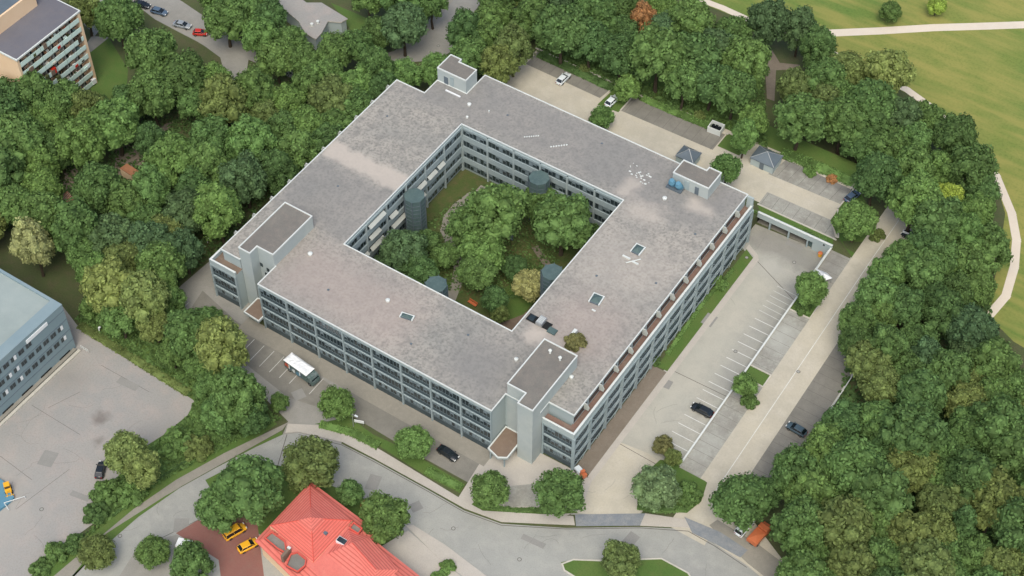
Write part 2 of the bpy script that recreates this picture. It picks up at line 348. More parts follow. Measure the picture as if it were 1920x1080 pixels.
# upper car park (z=3)
up=lambda x,y:3.0
sheet('upper_lot',[(-22,37.2),(48.3,37.2),(66.1,37.2),(62.3,45.2),(62,54),(-21,52.5)],'lane',.02,raw=True,zf=up)
sheet('parking_bay',[(-20.5,46.5),(0.3,46.2),(1.2,52),(-20.5,52.3)],'darkbay',.03,raw=True,zf=up)
sheet('parking_bay',[(6.6,45.3),(30.5,45.8),(30.5,51.7),(6.6,51.7)],'darkbay',.03,raw=True,zf=up)
sheet('parking_bay',[(44.5,46),(62.1,46.6),(62.1,52),(45.8,52.2)],'bay',.03,raw=True,zf=up)
sheet('parking_bay',[(47,36.5),(66,36.5),(62.4,41.2),(47,41)],'bay',.03,raw=True,zf=up)
sheet('lawn',[(48.6,34.6),(66.1,34.6),(65.4,36.4),(47,36.4)],'grass',.035,raw=True,zf=up)
sheet('lawn',[(-22,52.6),(63,52.4),(64,59.9),(-22,59.9)],'grass',.015,raw=True,zf=up)
sheet('lawn',[(1,44),(6.4,44.5),(6.4,52.4),(1.6,52.4)],'grass',.04,raw=True,zf=up)
sheet('lawn',[(30.8,47.5),(36.5,47.5),(36.5,52.4),(30.8,52.4)],'grass',.04,raw=True,zf=up)
sheet('lawn',[(62.4,41),(66.1,37.4),(71,34),(71,46),(62.4,54)],'grass',.05,raw=True)
# grass by the east facade and lots
sheet('lawn',[(50.2,-12.3),(52.6,-12.3),(52.6,24.6),(50.2,26)],'grass',.03,raw=True,zf=None)
sheet('planting_bed',[(49.4,-42),(52.8,-42.5),(52.8,-12.6),(49.4,-12.6)],'dirt',.03,raw=True,zf=None)
sheet('lawn',[(66.4,14.7),(70.8,14.7),(70.8,18.8),(66.4,18.8)],'grass',.05,raw=True)
sheet('lawn',[(66.4,-5.8),(70.8,-5.8),(70.8,-2.7),(66.4,-2.7)],'grass',.05,raw=True)
sheet('lawn',[(1238,862),(1280,868),(1326,905),(1315,940),(1288,962),(1225,958),(1195,945),(1195,900)],'grass',.05,zf=None)
sheet('lawn',[(880,950),(900,930),(945,952),(1060,952),(1085,962),(960,968),(910,962)],'grass',.04,zf=None)
sheet('lawn',[(590,795),(655,782),(700,815),(760,842),(872,908),(862,925),(800,893),(720,842),(660,805)],'grass',.04)
sheet('lawn',[(1052,1055),(1075,1050),(1130,1052),(1240,1048),(1290,1075),(1310,1110),(1120,1110),(1085,1085),(1058,1070)],'grass',.14)
sheet('lawn',[(145,600),(170,575),(320,640),(470,760),(520,795),(440,850),(330,905),(260,960),(190,1010),(120,1080),(50,1130),(100,1060),(205,962),(215,900),(268,840),(312,812),(352,778),(365,752),(250,675)],'grass',.024)
sheet('footpath',[(60,1115),(160,1030),(250,955),(330,900),(420,850),(540,792),(530,806),(430,862),(340,912),(260,968),(175,1042),(100,1110)],'strip',.04)
sheet('verge',[(100,1112),(175,1043),(260,969),(340,913),(430,863),(528,808),(530,815),(480,838),(400,880),(310,930),(200,1000),(110,1112)],'grass',.046)
# kerbed pavements
def raised(name,pts,m,h=.12): 
    q=[at(*p) for p in pts]; return struct(MB().prism([(p.x,p.y) for p in q],0,h,M[m]).build(name))
raised('pavement',[(540,795),(640,800),(740,860),(860,933),(905,958),(1075,968),(1078,985),(940,979),(872,954),(800,914),(700,859),(642,829),(560,810),(535,812)],'pave')
raised('pavement',[(1210,963),(1290,975),(1325,1005),(1290,990),(1200,986)],'pave')
raised('pavement',[(760,985),(775,985),(835,1022),(905,1075),(960,1115),(905,1115),(880,1090),(820,1045)],'pave')
raised('pavement',[(1330,985),(1345,975),(1420,1020),(1500,1080),(1520,1110),(1470,1110),(1400,1055)],'strip',.1)
sheet('crossover',[(1078,965),(1210,963),(1208,986),(1080,987)],'sett',.1)
sheet('crossover',[(1283,970),(1350,998),(1402,1032),(1388,1046),(1340,1020),(1298,1000)],'sett',.135)
raised('house_forecourt',[(715,1025),(765,995),(880,1095),(780,1110)],'pave',.08)
sheet('driveway',[(330,1000),(372,975),(400,985),(480,960),(500,1120),(420,1130),(410,1050)],'redpave',.05)
sheet('garden',[(385,900),(460,862),(560,880),(625,912),(690,938),(760,985),(715,1040),(500,1010),(420,960)],'grass',.034)
sheet('parking_patch',[(205,1110),(262,1020),(300,1010),(345,1000),(400,1080),(400,1120)],'side',.03)
path('island_kerb',[(1140,1110),(1085,1087),(1058,1070),(1054,1058),(1075,1050),(1130,1052),(1240,1048),(1290,1075),(1312,1112)],.3,'kerb',0,h=.2)
# facade footpaths
sheet('footpath',[(-27.5,-52.2),(34.5,-52.2),(34.5,-48.5),(-27.5,-48.5)],'strip',.04,raw=True)
sheet('footpath',[(52.6,-43),(53.9,-44),(53.9,25),(52.6,25)],'pave',.04,raw=True,zf=None)
sheet('footpath',[(50,26.2),(54,24.4),(53.2,25.8),(50,27.6)],'pave',.045,raw=True,zf=None)
# north streets
sheet('far_street',[(225,-20),(252,6),(290,36),(335,60),(370,78),(386,88),(413,108),(424,148),(459,154),(466,112),(560,152),(560,132),(462,84),(415,52),(364,18),(342,3),(300,-20)],'side',.02)
sheet('far_street',[(690,120),(740,105),(800,60),(850,0),(880,-40),(960,-40),(905,0),(870,50),(850,80),(845,100),(790,115),(730,120)],'side',.02)
sheet('far_pavement',[(690,112),(740,95),(790,55),(835,0),(860,-40),(880,-40),(850,0),(805,58),(745,108),(700,122)],'strip',.028)
sheet('garden_path',[(180,-20),(215,-20),(205,30),(178,68),(205,70),(170,98),(160,85),(176,62),(150,40),(170,20)],'side',.02)
sheet('lawn',[(155,90),(205,72),(240,130),(235,210),(190,200),(165,160)],'grass',.016)
sheet('lawn',[(620,5),(690,35),(700,70),(660,60),(640,30)],'grass',.02)
sheet('earth_path',[(128,285),(140,300),(152,345),(128,372),(110,372),(122,330),(108,300)],'dirt',.02)
sheet('earth_path',[(215,270),(330,225),(300,260),(250,330),(215,330)],'dirt',.02)
sheet('earth_path',[(1432,90),(1448,95),(1462,118),(1500,122),(1500,130),(1455,132),(1452,190),(1438,185)],'dirt',.06)
# courtyard
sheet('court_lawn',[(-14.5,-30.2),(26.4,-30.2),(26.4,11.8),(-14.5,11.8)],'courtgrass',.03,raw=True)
sheet('court_paving',[(-14.2,-30),(26.2,-30),(26.2,-3),(22.5,-3),(21,-14),(16,-20),(14,-24),(6,-25),(2,-22),(-2,-24),(-14.2,-25)],'gravel',.036,raw=True)
sheet('court_lawn',[(12.5,-19),(17,-21),(20,-16),(19.5,-6),(14,-7),(12.4,-13)],'grass',.042,raw=True)
path('court_path',[(-7,8),(-8.5,6),(-9.2,2),(-9,-2),(-7.3,-5.5),(-4.2,-8),(-1,-10.5),(1.5,-13),(3.5,-17),(4.8,-21)],2.3,'strip',.045,raw=True)
path('court_path',[(24.5,-24),(21.5,-12),(19,-3),(12,1)],1.6,'dirt',.047,raw=True)
# painted lines
mk=MB()
for i in range(19):
    y=-29.6+i*2.47
    if y>11 : continue
    mk.strip([(60.9,y),(65.9,y)],.15,.03,0,M['line'])
for i in range(6): mk.strip([(60.6,12.4+i*1.6),(65.5,12.2+i*1.6)],.09,.03,0,M['line'])
for i in range(8): mk.strip([(-40.6+i*2.55,-57.3),(-40.6+i*2.55,-52.4)],.1,.036,0,M['line']) if i not in(5,) else None
for i in range(5): mk.strip([(-20+i*2.6,-57.3),(-20+i*2.6,-52.6)],.1,.036,0,M['line'])
mk.strip([(-4.6,-57.2),(-4.6,-52.6)],.1,.036,0,M['line']);mk.strip([(-1.6,-57.4),(-1.6,-52.6)],.1,.036,0,M['line'])
mk.strip([(74.8,-31.9),(74.8,36)],.13,.03,0,M['line'],gz); mk.strip([(74.8,36),(74.8,54)],.13,.03,0,M['line'],gz)
mk.strip([(-20,43.6),(60,43.8)],.1,3.03,0,M['pave'])
struct(mk.build('road_marking'))
jt=MB()
jt.strip([(53.9,-11.5),(66,-11.2)],.12,.028,0,M['joint']);jt.strip([(53.9,24.2),(66,18.6)],.12,.028,0,M['joint']);jt.strip([(53.9,-33),(62,-33.2)],.12,.034,0,M['joint'])
for i in range(7): jt.strip([(46.5+i*2.6,46.4),(47+i*2.6,51.8)],.06,3.036,0,M['joint'])
for i in range(7): jt.strip([(47.5+i*2.6,36.8),(47.5+i*2.6,40.8)],.06,3.036,0,M['joint'])
for i in range(9): jt.strip([(-19+i*2.5,46.5),(-19+i*2.5,52)],.05,3.036,0,M['joint'])
for i in range(10): jt.strip([(7.5+i*2.5,45.6),(7.5+i*2.5,51.5)],.05,3.036,0,M['joint'])
for i in range(22): jt.strip([(78.8,-31+i*2.45),(84.3,-31+i*2.45)],.06,.03,0,M['joint'],gz)
for i in range(26):
    y=-28.5+i*2.45
    if -6.5<y<-2 or 14<y<19.5 or y>33: continue
    jt.strip([(66.5,y),(70.9,y)],.05,.03,0,M['joint'],gz)
for a,b in (((190,685),(280,735)),((60,760),(150,815)),((0,855),(60,900)),((150,735),(90,765)),((130,880),(30,955))):
    p,q=at(*a),at(*b); jt.strip([(p.x,p.y),(q.x,q.y)],.07,.03,0,M['joint'])
cr=random.Random(9)
for (x0_,y0_,n_,m_) in ((40,800,9,7),(120,860,8,5),(220,760,7,6),(60,980,6,5),(560,840,6,4),(760,960,7,5),(860,1010,6,5),(1130,1020,6,6),(1290,1040,5,5),(1000,1030,5,5),(520,890,5,4),(300,960,5,4),(1330,560,6,5),(1240,760,6,6),(1450,470,5,5),(1180,900,5,4),(1120,940,4,4)):
    for q_ in range(3):
        p=at(x0_+cr.uniform(-50,50),y0_+cr.uniform(-30,30)); a_=cr.random()*6.28; pts_=[(p.x,p.y)]
        for _ in range(n_): a_+=cr.gauss(0,.35); p=p+Vector((math.cos(a_),math.sin(a_),0))*cr.uniform(.4,1.1); pts_.append((p.x,p.y))
        jt.strip(pts_,.035,.0345 if x0_>500 or y0_>990 else .031,0,M['crack'])
def edge(pts,wd=.1,z=.034): 
    q=[at(*p) for p in pts]; jt.strip([(p.x,p.y) for p in q],wd,z,0,M['joint'])
edge([(560,815),(640,834),(700,865),(800,920),(870,960),(940,985),(1060,992),(1200,990),(1290,996),(1340,1024),(1400,1064)],.13)
edge([(538,815),(515,893)],.15); edge([(690,938),(760,980),(830,1035),(900,1090)],.12)
edge([(372,975),(280,1020)],.12)
for (px_,py_,w_,l_,a_) in ((700,905,1.2,3.5,.3),(780,950,1.0,2.2,-.5),(1000,1015,2.4,1.2,.1),(1180,1015,1.1,4,-.1),(620,850,1.0,2.6,.5),(340,985,1.4,3,.6),(240,720,2.4,1.6,.1),(90,860,1.5,3.5,.3),(150,930,2.0,1.2,.2),(560,740,1.2,2.4,-.5),(1330,600,1.2,3.2,.0),(1250,720,1.0,2.2,.1),(1490,460,2.0,1.4,0)):
    p=at(px_,py_); c_,s_=math.cos(a_),math.sin(a_)
    jt.add([(p.x+u_*c_-v_*s_,p.y+u_*s_+v_*c_,.0358) for u_,v_ in ((-w_,-l_/2),(w_,-l_/2),(w_,l_/2),(-w_,l_/2))],[(0,1,2,3)],M['repair'])
struct(jt.build('paving_joint'))
def covers(pts,zz=.036,r=.42):
    b=MB()
    for p in pts:
        q=G(*p); z=gz(q.x,q.y)+zz
        k=14; b.add([(q.x+r*math.cos(6.283*i/k),q.y+r*math.sin(6.283*i/k),z) for i in range(k)],[tuple(range(k))],M['joint'])
        b.add([(q.x+r*.72*math.cos(6.283*i/k),q.y+r*.72*math.sin(6.283*i/k),z+.004) for i in range(k)],[tuple(range(k))],M['asphalt'])
    return b
cov=[(850,991),(974,1049),(1400,483),(1489,492),(1379,659),(78,955),(225,1005),(1592,588),(1497,697),(822,86)]
cb=covers([cov[0]]).build('manhole_cover'); tag(cb,'round iron manhole cover in the curved street, uphill of the salmon roofed house','manhole cover','manhole covers')
for p,l in ((cov[1],'round manhole cover in the street just left of the tree island'),(cov[2],'manhole cover in the lower car park close below the garage openings, nearer the courtyard building'),
  (cov[3],'manhole cover in the lower car park, the one nearer the orange bin by the garage'),(cov[4],'manhole cover among the white parking lines halfway along the lower car park'),
  (cov[5],'manhole cover in the pinkish yard at the lower left'),(cov[6],'manhole cover near the verge of the street at the lower left'),
  (cov[8],'small cover on the centre line of the sandy lane'),(cov[9],'manhole cover on the far street behind the courtyard building')):
    q=G(*p);q0=G(*cov[0]); c=cp(cb,None,(q.x-q0.x,q.y-q0.y,gz(q.x,q.y))); c['label']=l
# kerbs of the upper lot and its verges
kb=MB()
def kpts(l): return [(a,b) for a,b in l]
for l in ([(-21.5,52.5),(0.9,52.3)],[(0.9,52.3),(1.0,46)],[(6.5,52.0),(6.5,45.4)],[(6.5,52.0),(31,52.1)],[(44.6,52.4),(62.5,52.5)],[(36.6,47.4),(36.6,52)],[(62.2,45),(62.5,52.5)],[(62.2,45),(66.1,37.4)],[(47,36.5),(66,36.5)]):
    kb.strip(l,.3,3.0,.2,M['kerb'])
for l in ([(66.4,-5.9),(71,-5.9)],[(66.4,-2.5),(71,-2.5)],[(66.4,14.5),(71,14.5)],[(66.4,18.9),(71,18.9)],[(66.2,33.7),(71,33.7)],[(71,-5.9),(71,-2.5)],[(71,14.5),(71,18.9)],[(84.7,-31),(84.7,22)],[(78.8,42.2),(84,42.2)]):
    kb.strip(l,.28,0,.17,M['kerb'],gz)
struct(kb.build('kerb'))
# ------------------------------------------------------------ the courtyard building
HB=empty('courtyard_building',(5,-10,0),label='large flat roofed grey building around a square planted courtyard',cat='building')
HB.location=(0,0,0)
H=14.0
OUT=[(-35.2,-45.6),(-30,-45.6),(-30,-43),(-22.8,-43),(-22.8,-48.75),(34.2,-48.75),(34.2,-43.9),(42.1,-43.9),(42.1,-41),(47.8,-41),(47.8,28),(-19.5,28),(-19.5,20.7),(-27.5,20.7),(-27.5,15.7),(-35.2,15.7)]
CRT=[(-14.8,-30.4),(26.6,-30.4),(26.6,12),(-14.8,12)]
core=MB().prism(offset(OUT,.3),0,13.45,M['wall'],holes=[offset(CRT,-.3)])
core.prism([(42.0,-43),(49.0,-43),(49.0,27.9),(47.3,27.9),(47.3,-41.2),(42.0,-41.2)],0,10.7,M['wall'],mt=M['tile'])
core.prism([(-36.6,-47.2),(-30.1,-47.2),(-30.1,-45.2),(-34.7,-45.2),(-34.7,15),(-36.6,15)],0,10.7,M['wall'],mt=M['gravel'])
core.build('wall',HB)
roof=MB().prism(OUT,13.47,H,M['band'],holes=[CRT],mt=M['roof'])
# flashing seams on the roof
rf=roof.build('roof',HB)
cop=MB()
cop.prism(offset(OUT,-.04),H-.12,H+.16,M['white'],holes=[offset(OUT,.17)])
cop.prism(offset(CRT,-.18),H-.12,H+.13,M['white'],holes=[offset(CRT,.04)])
cop.build('coping',rf)
def copring(parent,poly,z,wd=.18,h=.2):
    b=MB().prism(offset(poly,-.05),z-.08,z+h,M['white'],holes=[offset(poly,wd)]); return b.build('coping',parent)
# stair towers and penthouses
def tower(name,poly,z0,z1,m='wall2'):
    t=MB().prism(poly,z0,z1,M[m],mt=M['towerroof']).build(name,HB); copring(t,poly,z1); return t
M['towerroof']=mat('tower roof gravel',lin(127,124,116),lin(110,107,102),lin(146,136,126),s=(.2,.9,4),a=(.7,.5,.4),bump=.3)
TF=[(34.5,-43.85),(38.65,-43.85),(38.65,-46.6),(42.05,-46.6),(42.05,-30.9),(34.5,-30.9)]
TL=[(-30,-45.4),(-27,-45.4),(-27,-43.1),(-22.85,-43.1),(-22.85,-30.3),(-30,-30.3)]
tw=tower('stair_tower',TF,0,17.5)
v=MB();
for x,y in((37.3,-33.2),(39.8,-33.6)):
    v.bar((x,y,17.5),(x,y,18.4),.22,M['white'],8); v.bar((x,y,18.4),(x,y,18.75),.4,M['white'],8,.12)
v.build('roof_vent',tw)
tw2=tower('stair_tower',TL,0,17.5)
b=MB()
for (x,z) in ((-27.15,12.2),(-25.5,11.6),(-26.2,9.8),(-24.8,9.4)): b.box(x+.2,x+.9,-43.16,-43.05,z-.5,z+.55,M['glass'])
b.build('window',tw2)
NW=[(-27.4,20.7),(-19.6,20.7),(-19.6,25),(-24.4,25),(-24.4,26),(-27.4,26)]
tw3=tower('stair_tower',NW,0,17.7)
b=MB(); b.box(-25.6,-24.5,20.62,20.72,14.1,16.2,M['slate']); b.build('door',tw3)
b=MB(); b.box(-23.9,-22.9,20.6,20.72,14.3,16.9,M['band']);b.build('panel',tw3)
NE=[(32.7,22),(41.3,22),(41.3,27.6),(38.3,27.6),(38.3,26.5),(32.7,26.5)]
tw4=tower('penthouse',NE,13.9,17.2)
b=MB(); b.box(38.2,39.1,21.9,22.02,14.1,16.2,M['slate']);b.build('door',tw4)
b=MB(); b.box(35.6,36.8,21.9,22.02,14.2,16.6,M['band']);b.build('panel',tw4)
# vent ducts beside it
b=MB()
for x in (33.3,34.9):
    b.bar((x,21.9,14),(x,20.7,15.8),.75,M['steelblue'] if 'steelblue' in M else M['blue'],14); b.bar((x,20.7,15.8),(x,20.5,16.6),.8,M['blue'],14,.5)
b.box(32.2,35.8,20.2,22,14,14.5,M['slate']); b.build('air_duct',HB,recalc=False)
# canopies over side entrances
for poly in ([(34.2,-43.95),(34.2,-50.2),(37,-51),(38.6,-50),(38.6,-43.95)],[(-27.1,-45.5),(-27.1,-49.9),(-22.9,-50.2),(-22.9,-43.2)]):
    c=MB().prism(poly,3.0,3.5,M['wall'],mt=M['gravel']).build('canopy',HB); copring(c,poly,3.5,.2,.15)
b=MB()
for x,y in((37.9,-50),(34.6,-49.9)): MB().box(x-.12,x+.12,y-.12,y+.12,0,3,M['band']).build('canopy_post',HB)
b=MB(); b.box(34.3,38.5,-45,-44,0,2.9,M['dark']); b.build('entrance',HB)
# terrace parapets
TE=[(42.1,-43.35),(49.35,-43.35),(49.35,28.05),(48.9,28.05),(48.9,-42.95),(42.1,-42.95)]
MB().prism(TE,10.3,11.7,M['wall'],mt=M['white']).build('parapet',HB)
TW=[(-30.05,-47.6),(-36.95,-47.6),(-36.95,15.4),(-36.5,15.4),(-36.5,-47.2),(-30.05,-47.2)]
MB().prism(TW,10.3,11.7,M['wall'],mt=M['white']).build('parapet',HB)
b=MB().box(47.85,49.3,27.6,28.02,10.7,13.9,M['wall']); b.build('end_wall',HB)
# white fins across the terraces
fin=MB(); 
fin.add([(0,-.11,1.6),(1.0,-.11,1.6),(1.15,-.11,2.4),(.7,-.11,3.35),(0,-.11,3.35),(0,.11,1.6),(1.0,.11,1.6),(1.15,.11,2.4),(.7,.11,3.35),(0,.11,3.35)],
  [(0,1,2,3,4),(9,8,7,6,5),(0,5,6,1),(1,6,7,2),(2,7,8,3),(3,8,9,4),(4,9,5,0)],M['awning'])
f0=fin.build('terrace_fin',HB,loc=(47.8,-37.4,10.75))
for i in range(1,12): cp(f0,HB,(47.8,-37.4+i*5.45,10.75))
for i in range(10): cp(f0,HB,(-35.2,-40+i*5.9,10.75),math.pi)
# roof-storey glazing behind the terraces
b=MB()
for i in range(13): b.box(47.45,47.56,-40.6+i*5.45,-35.9+i*5.45,11.2,13.2,M['glass']) if -35.9+i*5.45<28 else None
b.build('terrace_glazing',HB)
# windows: one mesh of each kind, shared
def window_mesh(w_,h,nm,blinds,kind=0):
    fr=MB(); d=.1
    fr.box(0,w_,-.02,.02+d,0,.09,M['frame']);fr.box(0,w_,-.02,.02+d,h-.09,h,M['frame'])
    for i in range(nm+1):
        x=i*w_/nm; x=min(max(x,.05),w_-.05); fr.box(x-.045,x+.045,-.03,.02+d,.09,h-.09,M['frame'])
    gl=MB().box(.02,w_-.02,.03,.09,.02,h-.02,M['glass'])
    bl=gl
    for i in range(nm):
        if blinds[i%len(blinds)]>0:
            a=i*w_/nm+.08;c=(i+1)*w_/nm-.08; bl.box(a,c,.005,.028,h-.1-(h-.2)*blinds[i%len(blinds)],h-.1,M['blind'])
    return fr,gl
protos={}
def make_window(key,w_,h,nm,blinds):
    fr,gl=window_mesh(w_,h,nm,blinds)
    o=fr.build('window',HB); g=gl.build('pane',o)
    protos[key]=[o,False]
def put_window(key,loc,rz):
    p=protos[key]
    if not p[1]: p[1]=True; o=p[0]
    else:
        o=cp(p[0],HB)
        for ch in list(p[0].children): cp(ch,o)
    o.location=loc; o.rotation_euler=(0,0,rz)
rng=random.Random(3)
# --- south facade: 8 bays, 4 storeys
GX=[-22.75+7.1*i for i in range(9)]
class Parts:
    def __init__(s,name): s.name=name
    def box(s,*a): return MB().box(*a).build(s.name,HB)
cols=Parts('column'); bands=Parts('facade_band'); spd=Parts('spandrel')
Y0=-48.75
lev=[(10.85,13.3),(7.45,9.9),(4.05,6.5),(1.6,3.1)]
for v_ in range(6): make_window('s%d'%v_,6.66,1.75,8,[rng.choice([0,0,0,.25,.5,.35,0]) for _ in range(8)])
for v_ in range(3): make_window('g%d'%v_,6.66,1.6,9,[rng.choice([1,1,.9,.9,0]) for _ in range(9)])
for i in range(9): cols.box(GX[i]-.16+(.16 if i==0 else 0),GX[i]+.16-(.16 if i==8 else 0),Y0-.12,Y0+.35,.02,13.46,M['band'])
for z0,z1 in ((13.1,13.46),(9.98,10.24),(6.62,6.88),(3.27,3.5)): bands.box(GX[0]+.21,GX[-1]-.21,Y0-.03,Y0+.32,z0,z1,M['band'])
for i in range(8):
    x=GX[i]+.22
    for k,z in enumerate((11.15,7.8,4.45)):
        put_window('s%d'%rng.randrange(6),(x,Y0+.16,z),0)
    put_window('g%d'%rng.randrange(3),(x,Y0+.16,1.65),0)
    for z0,z1 in ((10.25,11.14),(6.89,7.79),(3.51,4.44),(.1,1.64)): spd.box(x,x+6.66,Y0+.2,Y0+.33,z0,z1,M['spandrel'])
# terrace ends at both corners (3 storeys)
for (xa,xb,yy) in ((42.2,49.3,-43.35),(-36.95,-30.05,-47.6)):
    cols.box(xa-.02,xa+.3,yy-.1,yy+.36,0.02,10.29,M['band']);cols.box(xb-.35,xb+.02,yy-.1,yy+.36,.02,10.29,M['band'])
    for z0,z1 in ((9.9,10.28),(6.6,6.95),(3.3,3.65)): bands.box(xa+.31,xb-.36,yy-.05,yy+.34,z0,z1,M['band'])
    for z in (7.8,4.45): put_window('s%d'%rng.randrange(6),(xa+.26,yy+.18,z),0)
    put_window('g0',(xa+.26,yy+.18,1.65),0)
    for z0,z1 in ((6.96,7.79),(3.66,4.44),(.1,1.64)): spd.box(xa+.32,xb-.37,yy+.22,yy+.34,z0,z1,M['spandrel'])
# --- east facade: 12 bays, 3 storeys, slab edges and rails
GY=[-43.3+5.94*i for i in range(13)]
for v_ in range(3): make_window('e%d'%v_,5.5,1.75,6,[rng.choice([0,0,.4,.8,0]) for _ in range(6)])
X1=49.0
for i in range(13): cols.box(X1-.02,X1+.62,GY[i]-.16,GY[i]+.16,.02,10.25,M['band'])
for z0,z1 in ((9.75,10.28),(6.45,6.75),(3.15,3.45)): bands.box(X1-.01,X1+.5,-43.1,28,z0,z1,M['band'])
rail=MB()
for z in (7.6,4.3,1.0):
    for dz in (0,.35): rail.box(X1+.5,X1+.56,-43.1,28,z+dz-.05,z+dz+.03,M['band'])
for i in range(12):
    for z in (7.75,4.45,1.3): put_window('e%d'%rng.randrange(3),(X1+.06,GY[i]+.2,z),math.pi/2)
    for z0,z1 in ((6.76,7.74),(3.46,4.44),(.1,1.28)): spd.box(X1+.0,X1+.1,GY[i]+.2,GY[i]+5.7,z0,z1,M['spandrel'])
    # slanting sun blades in front of each bay
    for z in (6.75,3.45,.2):
        rail.bar((X1+.55,GY[i]+.2,z+2.9),(X1+.55,GY[i]+2.9,z+.1),.05,M['wall'],4)
        rail.bar((X1+.6,GY[i]+5.6,z+2.9),(X1+.6,GY[i]+3.1,z+.1),.04,M['wall'],4)
rail.build('balcony_rail',HB)
# --- courtyard facades (west side faces +x, north side faces -y)
for v_ in range(4): make_window('c%d'%v_,6.5,1.7,7,[rng.choice([0,0,.3,.9,.5,0]) for _ in range(7)])
CX=[-14.8+6.9*i for i in range(7)]; CY=[-30.4+7.07*i for i in range(7)]
for i in range(7):
    cols.box(CX[i]-.17+(.2 if i==0 else 0)-(.2 if i==6 else 0),CX[i]+.17+(.2 if i==0 else 0)-(.2 if i==6 else 0),11.68,12.32,.05,13.46,M['wall'])
    cols.box(-15.12,-14.48,CY[i]-.17+(.2 if i==0 else 0)-(.4 if i==6 else 0),CY[i]+.17+(.2 if i==0 else 0)-(.4 if i==6 else 0),.05,13.46,M['wall'])
for z0,z1 in ((12.9,13.46),(9.6,11.1),(6.2,7.7),(2.8,4.3)):
    bands.box(-14.5,26.3,11.75,12.3,z0,z1,M['band']); bands.box(-15.1,-14.55,-30.1,11.7,z0+.003,z1-.003,M['band'])
for i in range(6):
    for z in (11.15,7.75,4.35,.95):
        put_window('c%d'%rng.randrange(4),(CX[i]+.2,11.95,z),0)
        put_window('c%d'%rng.randrange(4),(-14.75,CY[i]+.25,z),math.pi/2)
# pale awnings let down on the west courtyard side
for (i,z,a,c) in ((1,12.4,.5,6),(2,9,.5,3),(2,5.6,1,6.5),(3,9,1,6.5),(4,9,.3,3.4),(4,9.05,4,6.4),(3,5.7,.3,6),(1,9,.4,4),(0,5.6,2,6.6),(1,5.6,.4,5)):
    y=CY[i]; MB().add([(-14.5,y+a,z+.35),(-13.75,y+a,z-.25),(-13.75,y+c,z-.25),(-14.5,y+c,z+.35)],[(0,1,2,3)],M['awning']).build('awning',HB)
# glazed escape stairs in the court
def escape(x,y,rz,top):
    o=MB(); k=8; r=2.3
    ring=[(x+r*math.cos(rz+R(22.5+45*i)),y+r*math.sin(rz+R(22.5+45*i))) for i in range(8)]
    o.prism(ring,0,top,M['teal'])
    e=o.build('escape_stair',HB)
    b=MB()
    for zz in [1.2+1.15*i for i in range(int((top-1)/1.15))]:
        b.prism([(x+(p[0]-x)*1.03,y+(p[1]-y)*1.03) for p in ring],zz,zz+.1,M['slate'])
    for p in ring: b.box(x+(p[0]-x)*1.03-.06,x+(p[0]-x)*1.03+.06,y+(p[1]-y)*1.03-.06,y+(p[1]-y)*1.03+.06,.05,top+.12,M['slate'])
    b.build('glazing_bar',e); return e
escape(-12.2,-9.6,0,11.8); escape(7.2,9.4,0,12.0); escape(24.3,-12,0,12.6); escape(6.6,-28,0,12.9)
# roof furniture
def disc(x,y,r=.5,h=.4):
    r*=.75; b=MB(); b.bar((x,y,14),(x,y,14+h),r,M['white'],10); b.bar((x,y,14+h),(x,y,14+h+.15),r*1.15,M['white'],10,r*.4); return b
rv=None
for (x,y,r) in ((-16.9,18,.55),(-15,14.4,.35),(31.3,-35.9,.5),(42.5,-33.6,.5),(33.7,17.2,.6),(1.7,-37.7,.55),(-18.9,-36.5,.6),(-12,18.6,.2)):
    disc(x,y,r).build('roof_vent',HB)
for (x,y) in ((-8,20),(14,24),(-30,5),(-26,-18),(12,-44),(20,-36),(44,-4),(33,-9),(44,12),(-10,-42)):
    MB().box(x-.22,x+.22,y-.22,y+.22,14,14.09,M['slate']).build('roof_drain',HB)
def skylight(x,y,rz,w_,l,pyr=True):
    b=MB(); b.box(-w_,w_,-l,l,0,.35,M['slate'])
    if pyr: b.add([(-w_*.9,-l*.9,.352),(w_*.9,-l*.9,.352),(w_*.9,l*.9,.352),(-w_*.9,l*.9,.352),(0,0,.9)],[(0,1,4),(1,2,4),(2,3,4),(3,0,4)],M['teal'])
    for s_ in(-1,1): b.box(s_*w_-.12,s_*w_+.12,-l-.12,l+.12,.1,.46,M['white'])
    b.box(-w_,w_,l-.1,l+.1,.1,.44,M['white'])
    o=b.build('skylight',HB,loc=(x,y,14)); o.rotation_euler=(0,0,rz); return o
skylight(36.4,1.6,.0,1.0,1.2); skylight(36.3,-14.4,.1,1.1,1.2); skylight(7.4,-39,.2,1.3,.55)
b=MB(); b.box(37,38.5,-1.9,-1.6,14,14.3,M['white']);b.bar((36.2,-2.8,14.2),(38.2,-.3,14.2),.12,M['white']);b.box(34.6,36.4,-1.6,-1.3,14,14.35,M['white']);b.box(36.9,37.7,-17.2,-16.9,14,14.2,M['white']);b.box(-24,-20,18.8,19.1,14,14.25,M['tent']); b.build('pipe_run',HB)
b=MB(); b.box(27.2,32.5,-26.4,-24.6,14.0,14.12,M['dark']); b.box(27.6,28.8,-26.2,-24.8,14.12,14.3,M['glass']);b.box(29.6,31.0,-26.5,-24.4,14.12,14.9,M['steel']);b.box(32.4,34.2,-26.8,-25.4,14.0,14.3,M['teal'])
for i in range(5): b.box(29.7+i*.26,29.8+i*.26,-26.3,-24.6,14.9,15.0,M['white'])
b.build('skylight',HB)
b=MB()
for i in range(7): b.box(-1.2+i*.38,-.95+i*.38,16.2+i*.32,16.5+i*.32,14,14.12,M['white']);b.box(5.2+i*.42,5.5+i*.42,16.8+i*.4,17.15+i*.4,14,14.12,M['white'])
